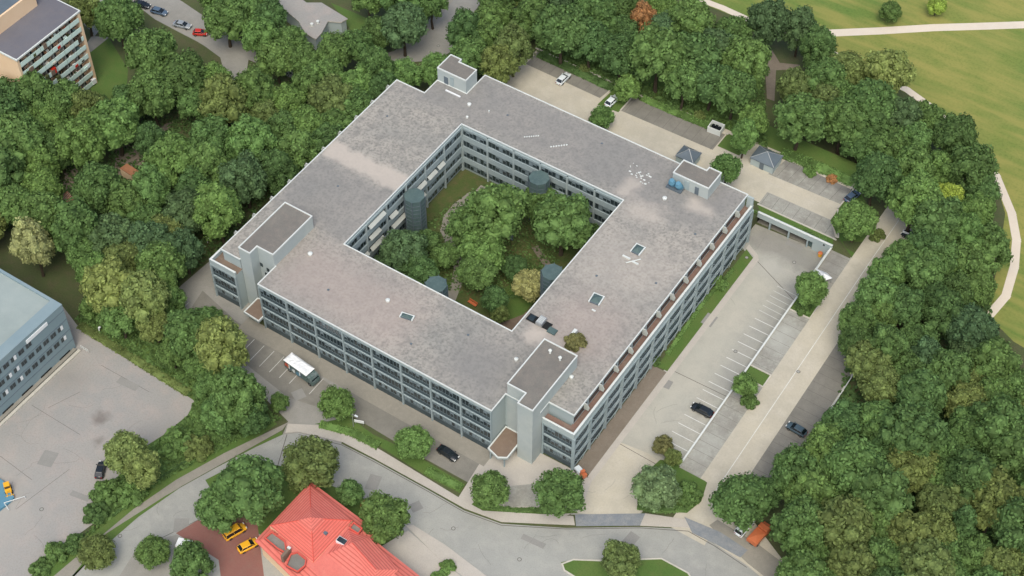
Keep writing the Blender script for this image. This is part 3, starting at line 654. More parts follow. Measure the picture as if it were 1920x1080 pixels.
for i in range(26): 
    x=22.5+rng.random()*6;y=19+rng.random()*3.2-(x-25)*.3; s_=.1+rng.random()*.22; b.box(x,x+s_*1.6,y,y+s_,14,14.06+rng.random()*.08,M['white'])
b.build('loose_rubble',HB)['kind']='stuff'
b=MB(); b.box(36.9,37.6,-25.8,-23.6,14,14.9,M['white']);b.build('roof_hatch',HB)
# ------------------------------------------------------------ north garage front
GAo=empty('garage_front',(48.3,34.1,0),label='pale concrete garage front with open bays set under the upper car park',cat='garage')
def gb(b,name,mt=None): 
    o=b.build(name,GAo); o.location=(-48.3,-34.1,0); return o
b=MB(); b.box(48.4,66.3,33.7,34.29,2.3,3.75,M['wall']); b.box(48.4,66.35,33.65,34.1,3.75,3.88,M['white']);gb(b,'beam')
for x in (51.6,56.2,60.7): gb(MB().box(x-.17,x+.17,33.75,34.2,.02,2.3,M['band']),'column')
b=MB(); b.box(61.9,66.3,33.75,34.28,.02,2.3,M['wall']);gb(b,'wall_panel')
b=MB(); b.box(60.95,61.85,34.3,34.45,.02,2.25,M['teal']);gb(b,'door')
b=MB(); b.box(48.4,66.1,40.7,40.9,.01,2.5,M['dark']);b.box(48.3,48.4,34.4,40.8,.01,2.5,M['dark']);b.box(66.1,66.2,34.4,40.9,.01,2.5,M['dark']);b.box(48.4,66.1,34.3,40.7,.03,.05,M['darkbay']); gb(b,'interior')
b=MB(); b.box(64.3,64.7,33.62,33.7,2.9,3.3,M['carblack']); gb(b,'sign_box')
# east retaining wall with white rail beside the lower car park
RW=empty('retaining_wall',(66.2,0,0),label='low concrete retaining wall with a white top between the white-lined bays and the sandy lane',cat='wall')
b=MB(); 
b.prism([(66.05,-31),(66.35,-31),(66.35,34.0),(66.05,34.0)],0,.25,M['kerb'],zf=lambda x,y:gz(66.3,y)); o=b.build('wall',RW);o.location=(-66.2,0,0)
b=MB(); b.strip([(66.2,-31),(66.2,34)],.36,.26,.1,M['white'],lambda x,y:gz(66.3,y)); o=b.build('coping',RW); o.location=(-66.2,0,0)
RL=empty('guard_rail',(66.2,24,0),label='thin white guard rail on the wall between the garage and the white tent',cat='railing')
b=MB()
for y in (20,23,26,29,32): b.bar((0,y-24,gz(66.3,y)+.2),(0,y-24,gz(66.3,y)+1.2),.05,M['white'])
for k in (.7,1.15): b.bar((0,-4,gz(66.3,20)+k),(0,8,gz(66.3,32)+k),.05,M['white'])
b.build('rail',RL)
FL=empty('fence',(85,0,0),label='thin pale metal fence along the wood edge beside the sandy lane',cat='fence')
b=MB()
for i in range(12):
    y=-18+i*2.2; z=gz(84.9,y); b.bar((0,y,z),(0,y,z+1.1),.05,M['white'])
for k in (.6,1.1): b.bar((0,-18,gz(84.9,-18)+k),(0,6.2,gz(84.9,6.2)+k),.06,M['white'])
b.build('rail',FL)
# kiosks with tent-shaped zinc roofs
def kiosk(x,y,rz,label,wd=4.6,dp=4.0,h=2.2):
    e=empty('bike_shelter',(x,y,3.0),rz,label,'shelter','zinc roofed shelters on the upper car park')
    MB().box(-wd/2+.2,wd/2-.2,-dp/2+.2,dp/2-.2,0.02,h,M['wall']).build('wall',e)
    b=MB(); w2,d2=wd/2,dp/2
    b.add([(-w2,-d2,h),(w2,-d2,h),(w2,d2,h),(-w2,d2,h),(0,0,h+1.6),(-w2,-d2,h-.15),(w2,-d2,h-.15),(w2,d2,h-.15),(-w2,d2,h-.15)],[(0,1,4),(1,2,4),(2,3,4),(3,0,4),(5,6,1,0),(6,7,2,1),(7,8,3,2),(8,5,0,3),(8,7,6,5)],M['slate'])
    r_=b.build('roof',e)
    b=MB()
    for sx in(-1,1):
        for sy in(-1,1): b.bar((sx*w2,sy*d2,h+.03),(0,0,h+1.63),.07,M['steel'],5)
    b.build('ridge',r_)
    MB().box(-.5,.5,-dp/2+.1,-dp/2+.19,.02,2,M['slate']).build('door',e)
    return e
kiosk(27.6,39.6,0,'small shelter with tent shaped zinc roof tucked behind the building, beside the penthouse')
kiosk(42.5,48.6,0,'small shelter with a hipped zinc roof between the round tree and the upper parking bays',6,4.6)
# ------------------------------------------------------------ apartment block (top left)
AP=empty('apartment_block',(-104,-32,0),label='peach apartment block with rows of mint balconies at the upper left',cat='apartment block')
def lp(b,name,parent=AP): o=b.build(name,parent); o.location=(104,32,0) if parent is AP else (0,0,0); return o
AZ=22.0
b=MB(); b.box(-124,-105,-32.3,-12.6,0,AZ-.3,M['peach']); b.box(-104.99,-103.5,-13.2,-12.5,0,AZ-.3,M['peach']); b.box(-104.99,-103.5,-32.4,-31.8,0,AZ-.3,M['peach']); lp(b,'wall')
b=MB(); b.box(-125,-103.3,-32.6,-12.3,AZ-.28,AZ+.1,M['white']); b.box(-124.7,-103.6,-32.3,-12.6,AZ+.1,AZ+.14,M['greyroof']); rf2=lp(b,'roof')
b=MB(); b.box(-124,-112.5,-31.5,-16.5,AZ+.15,AZ+4.2,M['peach']); b.box(-123,-118,-25,-14,AZ+4.2,AZ+5.4,M['peach']); b.box(-123.5,-113,-31,-17,AZ+4.2,AZ+4.3,M['slate']);lp(b,'penthouse')
rg=random.Random(5)
bal0=None
b=MB(); b.box(-1.5,0,0,3.0,0,.15,M['kerb']); b.box(-.12,0,.02,2.98,.0,1.3,M['mint']); b.box(-1.49,-.12,-.04,.04,.15,2.6,M['steel'])
bal0=b.build('balcony',AP)
g=MB(); g.box(-1.46,-1.4,.5,1.5,.2,2.3,M['glass']); g.box(-1.46,-1.4,1.7,2.7,1.0,2.2,M['glass']); g.build('window',bal0)
items=[M['redpave'],M['rust'],M['kerb'],M['teal'],M['tent'],M['mint'],M['gravel'],M['bark'],M['ground'],M['carred']]
first=True
for fl in range(8):
    for k in range(6):
        o=bal0 if first else cp(bal0,AP)
        if not first: cp(bal0.children[0],o)
        first=False
        o.location=(-103.45+104,-31.7+k*3.1+32,.3+fl*2.7)
clut=MB()
for fl in range(8):
    for k in range(6):
        for j in range(rg.randrange(1,4)):
            y=-31.4+k*3.1+rg.random()*2; x=-104.4+rg.random()*.5; s_=.3+rg.random()*.5
            clut.box(x,x+s_,y,y+s_*1.4,.47+fl*2.7,.9+fl*2.7+rg.random()*1.1,rg.choice(items))
lp(clut,'balcony_clutter')['kind']='stuff'
# ------------------------------------------------------------ blue-grey office (left edge)
OF=empty('office_block',(-52,-74,0),label='blue grey office block with bands of small dark windows at the left edge',cat='office block')
b=MB(); b.box(-92,-52,-150,-74.4,0,13.2,M['office']); b.box(-52,-51.2,-150,-75,0,.6,M['strip']);o=b.build('wall',OF);o.location=(52,74,0)
b=MB(); b.prism([(-92,-150),(-52.0,-150),(-52.0,-74.4),(-92,-74.4)],13.2,14,M['office'],holes=[[(-91.4,-149.4),(-54.6,-149.4),(-54.6,-75.0),(-91.4,-75.0)]])
b.box(-91.4,-54.6,-149.4,-75,13.2,13.5,M['officeroof']); 
b.add([(-54.6,-149.4,13.99),(-54.6,-75,13.99),(-52,-75,13.6),(-52,-149.4,13.6)],[(0,1,2,3)],M['office']);
o=b.build('roof',OF);o.location=(52,74,0)
b=MB(); b.box(-51.98,-51.85,-84.8,-79,12.25,13.2,M['tent']); o=b.build('white_panel',OF);o.location=(52,74,0)
wv=[]
for k in range(3):
    fr=MB(); fr.box(-.02,.06,0,1.5,0,1.35,M['frame']); o=fr.build('window',OF)
    g=MB(); g.box(.05,.1,.08,.7,.1,1.25,M['glass']); g.box(.05,.1,.8,1.42,.1,1.25,M['glass'] if k else M['tent']); g.build('pane',o); wv.append([o,False])
cnt=0
for z in (10.9,7.7,4.5,1.4):
    for i in range(17):
        y=-77.3-i*2.05-(z==10.9)*8
        if z==1.4 and i%1==0: continue
        k=0 if rg.random()<.1 else rg.choice([1,2])
        w_=wv[k]
        if not w_[1]: o=w_[0]; w_[1]=True
        else: o=cp(w_[0],OF); cp(w_[0].children[0],o)
        o.location=(0.0,y+74,z)
b=MB()
for i in range(9): b.box(-51.99,-51.9,-79-i*5.4,-76-i*5.4,.65,1.0,M['dark'])
o=b.build('basement_window',OF);o.location=(52,74,0)
b=MB()
for z in (12.2,9.4,6.2,3.0): b.box(-52,-51.93,-150,-74.5,z,z+.08,M['slate'])
o=b.build('seam',OF);o.location=(52,74,0)
wl=MB().box(-51.0,-50.4,-140,-74.6,0,.5,M['kerb']).build('low_wall'); tag(wl,'low pale wall running along the foot of the blue grey office block','wall')
hr=MB(); 
for y in range(4): hr.bar((-50.9+y*.7,-74.0,0),(-50.9+y*.7,-74.0,1.1),.04,M['white'])
hr.bar((-50.9,-74,1.1),(-48.8,-74,1.1),.05,M['white']); hr.bar((-50.9,-74,.55),(-48.8,-74,.55),.04,M['white'])
tag(hr.build('stair_railing'),'short white stair railing at the near corner of the blue grey office block','railing')
# ------------------------------------------------------------ salmon roofed house
HS=empty('red_roofed_house',(0,0,0),label='house with a salmon hipped tile roof and roof terraces beside the curved street',cat='house')
def hp(px,py,z): p=at(px,py,z); return (p.x,p.y,z)
eave=[(583,903),(702,992),(702,1013),(800,1090),(770,1150),(620,1150),(540,1075),(478,1014)]
ev=[hp(*p,5.2) for p in eave]
b=MB(); cen=Vector((sum(p[0] for p in ev)/8,sum(p[1] for p in ev)/8))
wl_=offset([(p[0],p[1]) for p in ev],.7)
b.prism(wl_,0,5.15,M['peach']); b.build('wall',HS)
up_=offset([(p[0],p[1]) for p in ev],3.2)
b=MB()
P0=[Vector((p[0],p[1])) for p in ev]
A=sum(P0[i].x*P0[(i+1)%8].y-P0[(i+1)%8].x*P0[i].y for i in range(8))
if A<0:P0.reverse()
b.prism([tuple(p) for p in P0],5.0,5.2,M['redridge'])
vs=[(p.x,p.y,5.21) for p in P0]+[(p[0],p[1],6.3) for p in up_]
b.add(vs,[(i,(i+1)%8,8+(i+1)%8,8+i) for i in range(8)]+[tuple(range(8,16))],M['red']); lr=b.build('roof',HS)
# upper pyramid
cor=[hp(581,909,6.4),hp(661,976,6.4),hp(588,1055,6.4),hp(506,986,6.4)]; ap=hp(583,972,9.4)
b=MB(); b.add(cor+[ap],[(0,4,1),(1,4,2),(2,4,3),(3,4,0)],M['red'])
b.add([(c[0],c[1],5.3) for c in cor]+cor,[(0,1,5,4),(1,2,6,5),(2,3,7,6),(3,0,4,7)],M['peach'])
def lerp(a,b_,t): return tuple(a[i]+(b_[i]-a[i])*t for i in range(3))
for c in cor:
    q=(c[0],c[1],c[2]+.05); b.bar(q,(ap[0],ap[1],ap[2]+.05),.09,M['redridge'],5)
u=MB.build(b,'upper_roof',HS)
# small lantern square on the top
b=MB(); ln=[lerp(ap,c,.30) for c in cor]
b.add([(p[0],p[1],p[2]) for p in ln]+[(p[0],p[1],p[2]+.22) for p in ln]+[(ap[0],ap[1],ap[2]+.35)],[(0,1,5,4),(1,2,6,5),(2,3,7,6),(3,0,4,7),(4,5,8),(5,6,8),(6,7,8),(7,4,8)],M['red']);b.build('lantern',HS)
# courses of tiles on the two near faces
b=MB()
for (c0,c1) in ((cor[3],cor[2]),(cor[1],cor[2])):
    for k in range(1,14):
        t=k/14*.66; a_=lerp(c0,ap,t); d_=lerp(c1,ap,t)
        b.bar((a_[0],a_[1],a_[2]+.02),(d_[0],d_[1],d_[2]+.02),.035,M['redridge'],4)
b.build('tile_course',u)
# wing roof
wc=[hp(652,990,6.3),hp(693,1008,6.3),hp(748,1068,6.3),hp(700,1110,6.3),hp(612,1040,6.3)]
r1=hp(660,1018,8.0); r2=hp(705,1068,8.0)
b=MB(); b.add(wc+[r1,r2],[(0,5,6,2,1),(2,6,3),(3,6,5,4),(4,5,0)],M['red']); b.bar((r1[0],r1[1],8.04),(r2[0],r2[1],8.04),.09,M['redridge'],5); b.build('wing_roof',HS)
# roof terraces
def terr(pts,z,name='roof_terrace'):
    q=[at(x,y,z) for x,y in pts]; 
    b=MB().prism([(p.x,p.y) for p in q],z-.3,z,M['joint'],mt=M['darkbay']); b.prism([(p.x,p.y) for p in q],z-.2,z+.4,M['redridge'],holes=[offset([(p.x,p.y) for p in q],.18)]); return b.build(name,HS)
terr([(510,998),(535,1016),(538,1040),(520,1030),(496,1010)],6.35)
terr([(545,1040),(558,1036),(575,1050),(573,1062),(558,1074),(536,1062)],6.45)
terr([(663,980),(680,992),(672,1003),(655,992)],6.5)
b=MB(); q=hp(538,1040,6.4); b.box(q[0]-.28,q[0]+.28,q[1]-1.3,q[1]+1.0,5.5,7.6,M['gravel']);b.box(q[0]-.33,q[0]+.33,q[1]+.6,q[1]+1.05,7.6,7.8,M['white']); b.build('chimney',HS)
b=MB(); q=hp(643,1016,7.0); b.box(q[0]-1.2,q[0]+1.2,q[1]-.6,q[1]+.6,6.3,7.3,M['tent']); b.box(q[0]-1.1,q[0]+1.1,q[1]-.5,q[1]+.5,7.3,7.35,M['glass']); b.build('dormer',HS)
q=lerp(lerp(cor[1],cor[2],.5),ap,.35); b=MB(); b.box(q[0]-.35,q[0]+.35,q[1]-.3,q[1]+.3,q[2]-.2,q[2]+.25,M['slate']);b.build('skylight',HS)
# ------------------------------------------------------------ house roof in the far gardens
FH=empty('garden_house',(0,0,0),label='low flat grey roofed house among the trees beyond the far street',cat='house')
q=[at(*p,4) for p in ((525,-30),(575,5),(603,5),(652,35),(640,42),(615,40),(603,62),(592,74),(572,62),(560,40),(500,-10))]
pl=[(p.x,p.y) for p in q]
MB().prism(offset(pl,.3),0,3.75,M['wall']).build('wall',FH); r_=MB().prism(pl,3.76,4.05,M['kerb'],mt=M['yardroof'] if 'yardroof' in M else M['yard']).build('roof',FH)
b=MB(); 
for p in ((585,48),(596,43)): 
    v=at(*p,4.05); b.bar((v.x,v.y,4.05),(v.x,v.y,4.7),.4,M['white'],8)
b.build('roof_vent',r_)
SH=empty('wooden_shed',(0,0,0),label='small timber shed roof with pale slats in a gap of the west wood',cat='shed')
q=[at(*p,2.6) for p in ((126,358),(140,373),(130,382),(115,371))]
MB().prism([(p.x,p.y) for p in q],0,2.5,M['rust']).build('wall',SH); b=MB().prism([(p.x,p.y) for p in q],2.51,2.62,M['rust'])
for i in range(1,6):
    a_=q[0].lerp(q[1],i/6);c_=q[3].lerp(q[2],i/6); b.bar((a_.x,a_.y,2.66),(c_.x,c_.y,2.66),.06,M['pave'],4)
b.build('roof',SH)
S2=empty('garden_hut',(0,0,0),label='small terracotta roofed garden hut among trees west of the courtyard building',cat='hut')
q=[at(*p,2.6) for p in ((238,307),(262,322),(250,332),(225,316))]
MB().prism([(p.x,p.y) for p in q],0,2.5,M['peach']).build('wall',S2); MB().prism([(p.x,p.y) for p in q],2.51,2.7,M['rust']).build('roof',S2)
# ------------------------------------------------------------ vehicles
def wheels(e,xs,wd,r,tw=.2):
    for x in xs:
        for s_ in (-1,1):
            t=MB().bar((x,s_*(wd/2-tw),r),(x,s_*(wd/2),r),r,M['tyre'],14).build('wheel',e)
            MB().bar((x,s_*(wd/2-.05),r),(x,s_*(wd/2+.01),r),r*.6,M['rim'],10).build('rim',t)
def loft(b,secs,m,cap=True):
    n=len(secs[0]); vs=[p for s_ in secs for p in s_]; fs=[]
    for i in range(len(secs)-1):
        for j in range(n):
            fs.append((i*n+j,i*n+(j+1)%n,(i+1)*n+(j+1)%n,(i+1)*n+j))
    fs.append(tuple(range(n-1,-1,-1)));fs.append(tuple(range((len(secs)-1)*n,len(secs)*n)))
    b.add(vs,fs,m)
def sec(x,hw,z0,z1,tuck=.86): 
    return [(x,-hw*.92,z0),(x,hw*.92,z0),(x,hw,z0+(z1-z0)*.45),(x,hw*.97,z0+(z1-z0)*.75),(x,hw*tuck,z1),(x,-hw*tuck,z1),(x,-hw*.97,z0+(z1-z0)*.75),(x,-hw,z0+(z1-z0)*.45)]
def car(pos,rz,paint,label,style='hatch',L_=4.3,W=1.8,name='parked_car',cat='car'):
    e=empty(name,pos,rz,label,cat,'parked cars'); h=W/2
    Hh=1.45 if style!='van' else 1.9
    b=MB()
    loft(b,[sec(-L_/2,h*.8,.35,.72),sec(-L_/2+.15,h*.94,.25,.88),sec(-L_*.28,h,.22,.93),sec(0,h,.22,.93),sec(L_*.2,h,.22,.9),sec(L_*.38,h*.97,.24,.82),sec(L_/2-.12,h*.88,.28,.68),sec(L_/2,h*.72,.36,.6)],M[paint])
    b.build('body',e,smooth=True,recalc=True)
    xr0,xr1=(-L_*.44,-L_*.3) if style=='hatch' else ((-L_*.38,-L_*.2) if style=='saloon' else (-L_*.47,-L_*.44))
    xf1,xf0=(L_*.08,L_*.27) if style!='van' else (L_*.2,L_*.32)
    b=MB(); t=h*.72; z0=.88
    b.add([(xr0,-h*.86,z0),(xf0,-h*.86,z0),(xf0,h*.86,z0),(xr0,h*.86,z0),(xr1,-t,Hh-.06),(xf1,-t,Hh-.06),(xf1,t,Hh-.06),(xr1,t,Hh-.06)],[(0,3,2,1),(4,5,6,7),(0,1,5,4),(1,2,6,5),(2,3,7,6),(3,0,4,7)],M['carglass'])
    b.build('window',e)
    b=MB(); b.add([(xr1-.05,-t-.03,Hh-.07),(xf1+.05,-t-.03,Hh-.07),(xf1+.05,t+.03,Hh-.07),(xr1-.05,t+.03,Hh-.07),(xr1+.08,-t+.08,Hh),(xf1-.08,-t+.08,Hh),(xf1-.08,t-.08,Hh),(xr1+.08,t-.08,Hh)],[(0,3,2,1),(4,5,6,7),(0,1,5,4),(1,2,6,5),(2,3,7,6),(3,0,4,7)],M[paint])
    for s_ in (-1,1):
        b.bar((xr0+.05,s_*h*.86,z0),(xr1,s_*t,Hh-.05),.05,M[paint],4);b.bar((xf0,s_*h*.86,z0),(xf1,s_*t,Hh-.05),.045,M[paint],4);b.bar(((xr0+xf0)/2,s_*h*.87,z0),((xr1+xf1)/2,s_*(t+.01),Hh-.05),.045,M[paint],4)
    b.build('roof',e)
    wheels(e,(-L_*.3,L_*.31),W,.33)
    for s_ in (-1,1):
        MB().box(L_/2-.18,L_/2-.01,s_*h*.62-.2,s_*h*.62+.2,.58,.72,M['lamp']).build('headlight',e)
        MB().box(-L_/2-.01,-L_/2+.12,s_*h*.62-.16,s_*h*.62+.16,.62,.78,M['tail']).build('taillight',e)
        MB().box(xf0-.25,xf0-.08,s_*(h+.07)-.09,s_*(h+.07)+.09,.9,1.03,M[paint]).build('mirror',e)
    return e
def V(px,py,dz=0): p=G(px,py); return (p.x,p.y,gz(p.x,p.y)+.03+dz)
car(V(840,853),R(-4),'carblack','black car in the dark bays against the long front facade','saloon',4.7,1.85)
car(V(1316,772),R(180),'carblack','dark estate car parked alone on the white-lined bays of the lower car park','hatch',4.7,1.85)
car(V(1493,808),R(176),'cargrey','grey green car half hidden under the trees on the sandy lane bays','hatch',4.3)
car(V(1708,447),R(175),'carblack','black car beside a white panel at the top of the sandy lane','saloon',4.6)
car(V(1056,151),R(88),'carwhite','white car in the dark upper bays, the one away from the small tree','hatch',4.5)
car(V(1147,193),R(86),'carwhite','white car tucked against the small tree on the upper bays','hatch',4.2)
car(V(1597,372),R(75),'cardblue','steel blue car at the far end of the upper bays below the kerb','hatch',4.2)
car(V(266,12),R(16),'carblack','black car first in the row along the far street, farthest from the red one','saloon',4.6)
car(V(299,25),R(12),'cardblue','blue grey car second in the row along the far street','hatch',4.4)
car(V(342,50),R(14),'carsilver','silver car next to the small red car on the far street','saloon',4.7)
car(V(376,65),R(30),'carred','small red car on the far street','hatch',3.6,1.65)
car(V(411,14),R(8),'carsilver','silver car partly under trees on the far side of the far street','hatch',4.4)
car(V(441,1000),R(70),'yellow','yellow van-like car under the big tree by the red paving','van',4.6,1.9)
car(V(466,1026),R(66),'yellow','yellow car half under the eave of the salmon roofed house','hatch',4.2,1.8)
car(V(190,884),R(120),'carblack','black car mostly hidden by the yellow green tree at the pinkish yard','hatch',4.0)
# yellow loader at the left edge
e=empty('loader',V(17,922),R(-35),'small yellow loader beside the blue tarpaulin at the left edge','loader')
b=MB(); b.box(-1.1,.7,-.6,.6,.45,1.2,M['yellow']); b.build('body',e)
b=MB(); b.box(-.9,.1,-.5,.5,1.2,1.95,M['carglass']); b.box(-.95,.15,-.55,.55,1.95,2.05,M['yellow']); b.build('cab',e)
b=MB(); b.bar((.6,-.4,.8),(1.5,-.4,.5),.08,M['yellow']); b.bar((.6,.4,.8),(1.5,.4,.5),.08,M['yellow']); b.add([(1.4,-.8,.1),(2.0,-.8,.1),(1.4,-.8,.8),(1.4,.8,.1),(2.0,.8,.1),(1.4,.8,.8)],[(0,1,2),(3,5,4),(0,3,4,1),(0,2,5,3)],M['yellow']); b.build('bucket',e)
wheels(e,(-.7,.45),1.4,.38,.25)
tp=MB(); q=[at(*p) for p in ((-30,880),(8,905),(28,935),(18,945),(-40,990))]; tp.prism([(p.x,p.y) for p in q],.02,.6,M['blue']); tag(tp.build('tarpaulin_stack'),'low stack under a blue tarpaulin at the left edge of the yard','tarpaulin')
bm_=MB(); q=at(28,940);bm_.bar((q.x-1,q.y-1.6,.7),(q.x+1.2,q.y+1.6,.7),.08,M['white']);bm_.bar((q.x-1,q.y-1.6,0),(q.x-1,q.y-1.6,.8),.08,M['white']);bm_.bar((q.x-1,q.y-1.6,.7),(q.x+.9,q.y-2.3,.7),.08,M['white']);bm_.bar((q.x+1.2,q.y+1.6,0),(q.x+1.2,q.y+1.6,.75),.07,M['white'])
tag(bm_.build('barrier'),'white tube barrier by the yellow loader at the left edge','barrier')
# the box truck with graffiti
p=at(568,703)
e=empty('box_truck',(p.x,p.y,.03),R(-6),'box truck with a crumpled white roof and colourful painted sides in the front bays','truck')
b=MB(); b.box(-3.9,2.4,-1.2,1.2,.75,2.9,M['truckside']); b.build('box_body',e)
b=MB(); ng=14
vs=[];fs=[]
rr=random.Random(2)
for i in range(ng+1):
    for j in range(7): vs.append((-4.0+6.5*i/ng,-1.27+2.54*j/6,2.92+(0 if j in(0,6) or i in(0,ng) else .22+rr.random()*.16)))
for i in range(ng):
    for j in range(6): a_=i*7+j; fs.append((a_,a_+7,a_+8,a_+1))
b.add(vs,fs,M['tent']); b.build('roof',e)
b=MB()
gc=[M['orange'],M['carred'],M['blue'],M['cardblue'],M['carwhite'],M['yellow'],M['carwhite'],M['teal']]
xs=-3.8
for k in range(13):
    w_=.25+rr.random()*.45; z0=.95+rr.random()*.4; z1=z0+.6+rr.random()*.8; m_=gc[k%2] if k<3 else rr.choice(gc[2:])
    b.add([(xs,-1.212-.002*k,z0),(xs+w_,-1.212-.002*k,z0+.15*rr.random()),(xs+w_*1.2,-1.212-.002*k,min(z1,2.7)),(xs+w_*.3,-1.212-.002*k,min(z1+.2,2.8))],[(0,1,2,3)],m_); xs+=w_*.95
b.build('graffiti',e)
b=MB(); loft(b,[[(x,-1.1*k,z0),(x,1.1*k,z0),(x,1.12*k,z1),(x,-1.12*k,z1)] for x,k,z0,z1 in ((2.45,1,.5,2.5),(3.3,1,.5,2.45),(3.8,.96,.5,1.7),(3.95,.92,.5,1.2))],M['truckside'])
cb_=b.build('cab',e,recalc=True)
b=MB(); b.add([(3.34,-.95,2.36),(3.34,.95,2.36),(3.8,.95,1.72),(3.8,-.95,1.72)],[(0,3,2,1)],M['carglass']); b.build('windscreen',cb_)
b=MB(); b.box(-3.9,3.6,-.5,.5,.45,.75,M['carblack']); b.build('chassis',e)
wheels(e,(-2.7,3.0),2.3,.45,.3)
# orange tipper and white van at the lower right
p=G(1427,1003)
e=empty('tipper_truck',(p.x,p.y,.12),R(82),'orange tipper truck at the foot of the sandy lane','truck')
b=MB(); b.box(-3.4,-.1,-1.1,1.1,.9,1.0,M['orange'])
for (a_,c_,d_,f_) in ((-3.4,-.1,-1.1,-1.02),(-3.4,-.1,1.02,1.1),(-3.4,-3.3,-1.02,1.02),(-.2,-.1,-1.02,1.02)): b.box(a_,c_,d_,f_,1.0,1.7,M['orange'])
b.add([(-3.3,-1.02,1.65),(-.2,-1.02,1.65),(-.2,1.02,1.65),(-3.3,1.02,1.65),(-1.8,0,2.0)],[(0,1,4),(1,2,4),(2,3,4),(3,0,4)],M['orange']); b.build('tipper_body',e)
b=MB(); loft(b,[[(x,-1.05*k,.5),(x,1.05*k,.5),(x,1.02*k,z1),(x,-1.02*k,z1)] for x,k,z1 in ((0.05,1,2.1),(1.1,1,2.05),(1.6,.95,1.35),(2.2,.9,1.1))],M['orange']); c_=b.build('cab',e,recalc=True)
b=MB(); b.add([(1.13,-.9,2.0),(1.13,.9,2.0),(1.6,.88,1.38),(1.6,-.88,1.38)],[(0,3,2,1)],M['carglass']);b.build('windscreen',c_)
MB().box(-3.3,2,-.45,.45,.5,.88,M['carblack']).build('chassis',e); wheels(e,(-2.4,1.4),2.1,.42,.28)
car(V(1396,990),R(84),'carwhite','white van with its front under the tree beside the orange tipper','van',5.0,1.95,'parked_van','van')
# small orange and white road machine at the building corner
p=at(1090,891)
e=empty('road_roller',(p.x,p.y,.05),R(-20),'small orange and white road machine at the near corner of the building','road machine')
MB().box(-1.6,0,-.55,.55,.4,1.2,M['carwhite']).build('hopper',e); MB().box(.05,1.2,-.5,.5,.45,1.3,M['orange']).build('body',e)
b=MB(); b.box(.1,.7,-.45,.45,1.9,2.0,M['orange']);
for x,y in((.15,-.4),(.15,.4),(.65,-.4),(.65,.4)): b.bar((x,y,1.3),(x,y,1.9),.03,M['carblack'])
b.build('canopy',e); wheels(e,(-1.2,.8),1.2,.36,.25)
# container, tents, bench, bins
p=at(350,1030); e=empty('white_caravan',(p.x,p.y,.05),R(20),'small white caravan among the shrubs next to the red paving','caravan')
b=MB(); loft(b,[sec(-1.7,.85,.6,1.9,.9),sec(-1.5,.98,.45,2.2,.9),sec(1.3,.98,.45,2.2,.9),sec(1.7,.85,.6,1.8,.9)],M['tent']); b.build('body',e,recalc=True); MB().box(-.6,.5,-1.01,-.95,1.2,1.75,M['carglass']).build('window',e); wheels(e,(0,),1.95,.3)
p=G(1541,523)
e=empty('canvas_shelter',(p.x,p.y,p.z),R(-28),'white pointed canvas shelter beside the round tree above the lower car park','tent')
b=MB(); b.add([(-2.6,0.2,.6),(1.6,-1.4,1.6),(1.9,1.1,1.6),(-.2,1.2,1.1),(.5,0,2.2)],[(0,1,4),(1,2,4),(2,3,4),(3,0,4)],M['tent']); b.build('canvas',e)
b=MB()
for q in ((-2.5,.2,.6),(1.5,-1.3,1.6),(1.8,1.0,1.6)): b.bar((q[0],q[1],0),q,.05,M['steel'])
b.build('pole',e)
p=at(886,571); e=empty('garden_bench',(p.x,p.y,.05),R(-6),'orange wooden bench on the paving in the courtyard','bench')
b=MB()
for i in range(4): b.box(-1.1,1.1,-.35+i*.17,-.22+i*.17,.42,.48,M['orange'])
b.build('seat',e)
b=MB()
for i in range(3): b.box(-1.1,1.1,.36,.41,.55+i*.16,.67+i*.16,M['orange'])
b.build('backrest',e)
for x in (-.95,.95): MB().box(x-.05,x+.05,-.3,.4,0,.42,M['carblack']).build('leg',e)
p=at(1541,479); e=empty('litter_bin',(p.x-.3,p.y-.4,.03),0,'orange yellow bin at the right end of the garage front','bin')
b=MB(); b.bar((0,0,0),(0,0,1.0),.42,M['yellow'],12,.5); b.build('bin_body',e); MB().bar((0,0,1.0),(0,0,1.12),.53,M['orange'],12,.3).build('lid',e)
p=G(1342,245); e=empty('enclosure',(p.x,p.y,3.0),R(4),'dark walled bin store with a white rim at the end of the upper bays','bin store')
b=MB(); b.prism([(-1.6,-1.3),(1.6,-1.3),(1.6,1.3),(-1.6,1.3)],.02,1.6,M['white'],holes=[[(-1.4,-1.1),(1.4,-1.1),(1.4,1.1),(-1.4,1.1)]]); b.build('wall',e); MB().box(-1.4,1.4,-1.1,1.1,.03,.3,M['dark']).build('floor_pan',e)
b=MB()
for x,y in((-.8,.2),(0,.3),(.8,.1)): b.box(x-.3,x+.3,y-.35,y+.35,.3,1.3,M['carblack'])
b.build('bin',e)
p=G(1702,452); wp=MB(); wp.box(-2.4,2.6,-.12,.12,0,1.3,M['tent']); o=wp.build('site_panel'); o.location=(79.5,45.6,gz(79.5,45.6)); o.rotation_euler=(0,0,R(-6)); tag(o,'low white panel wall in front of the black car at the top of the lane','wall')
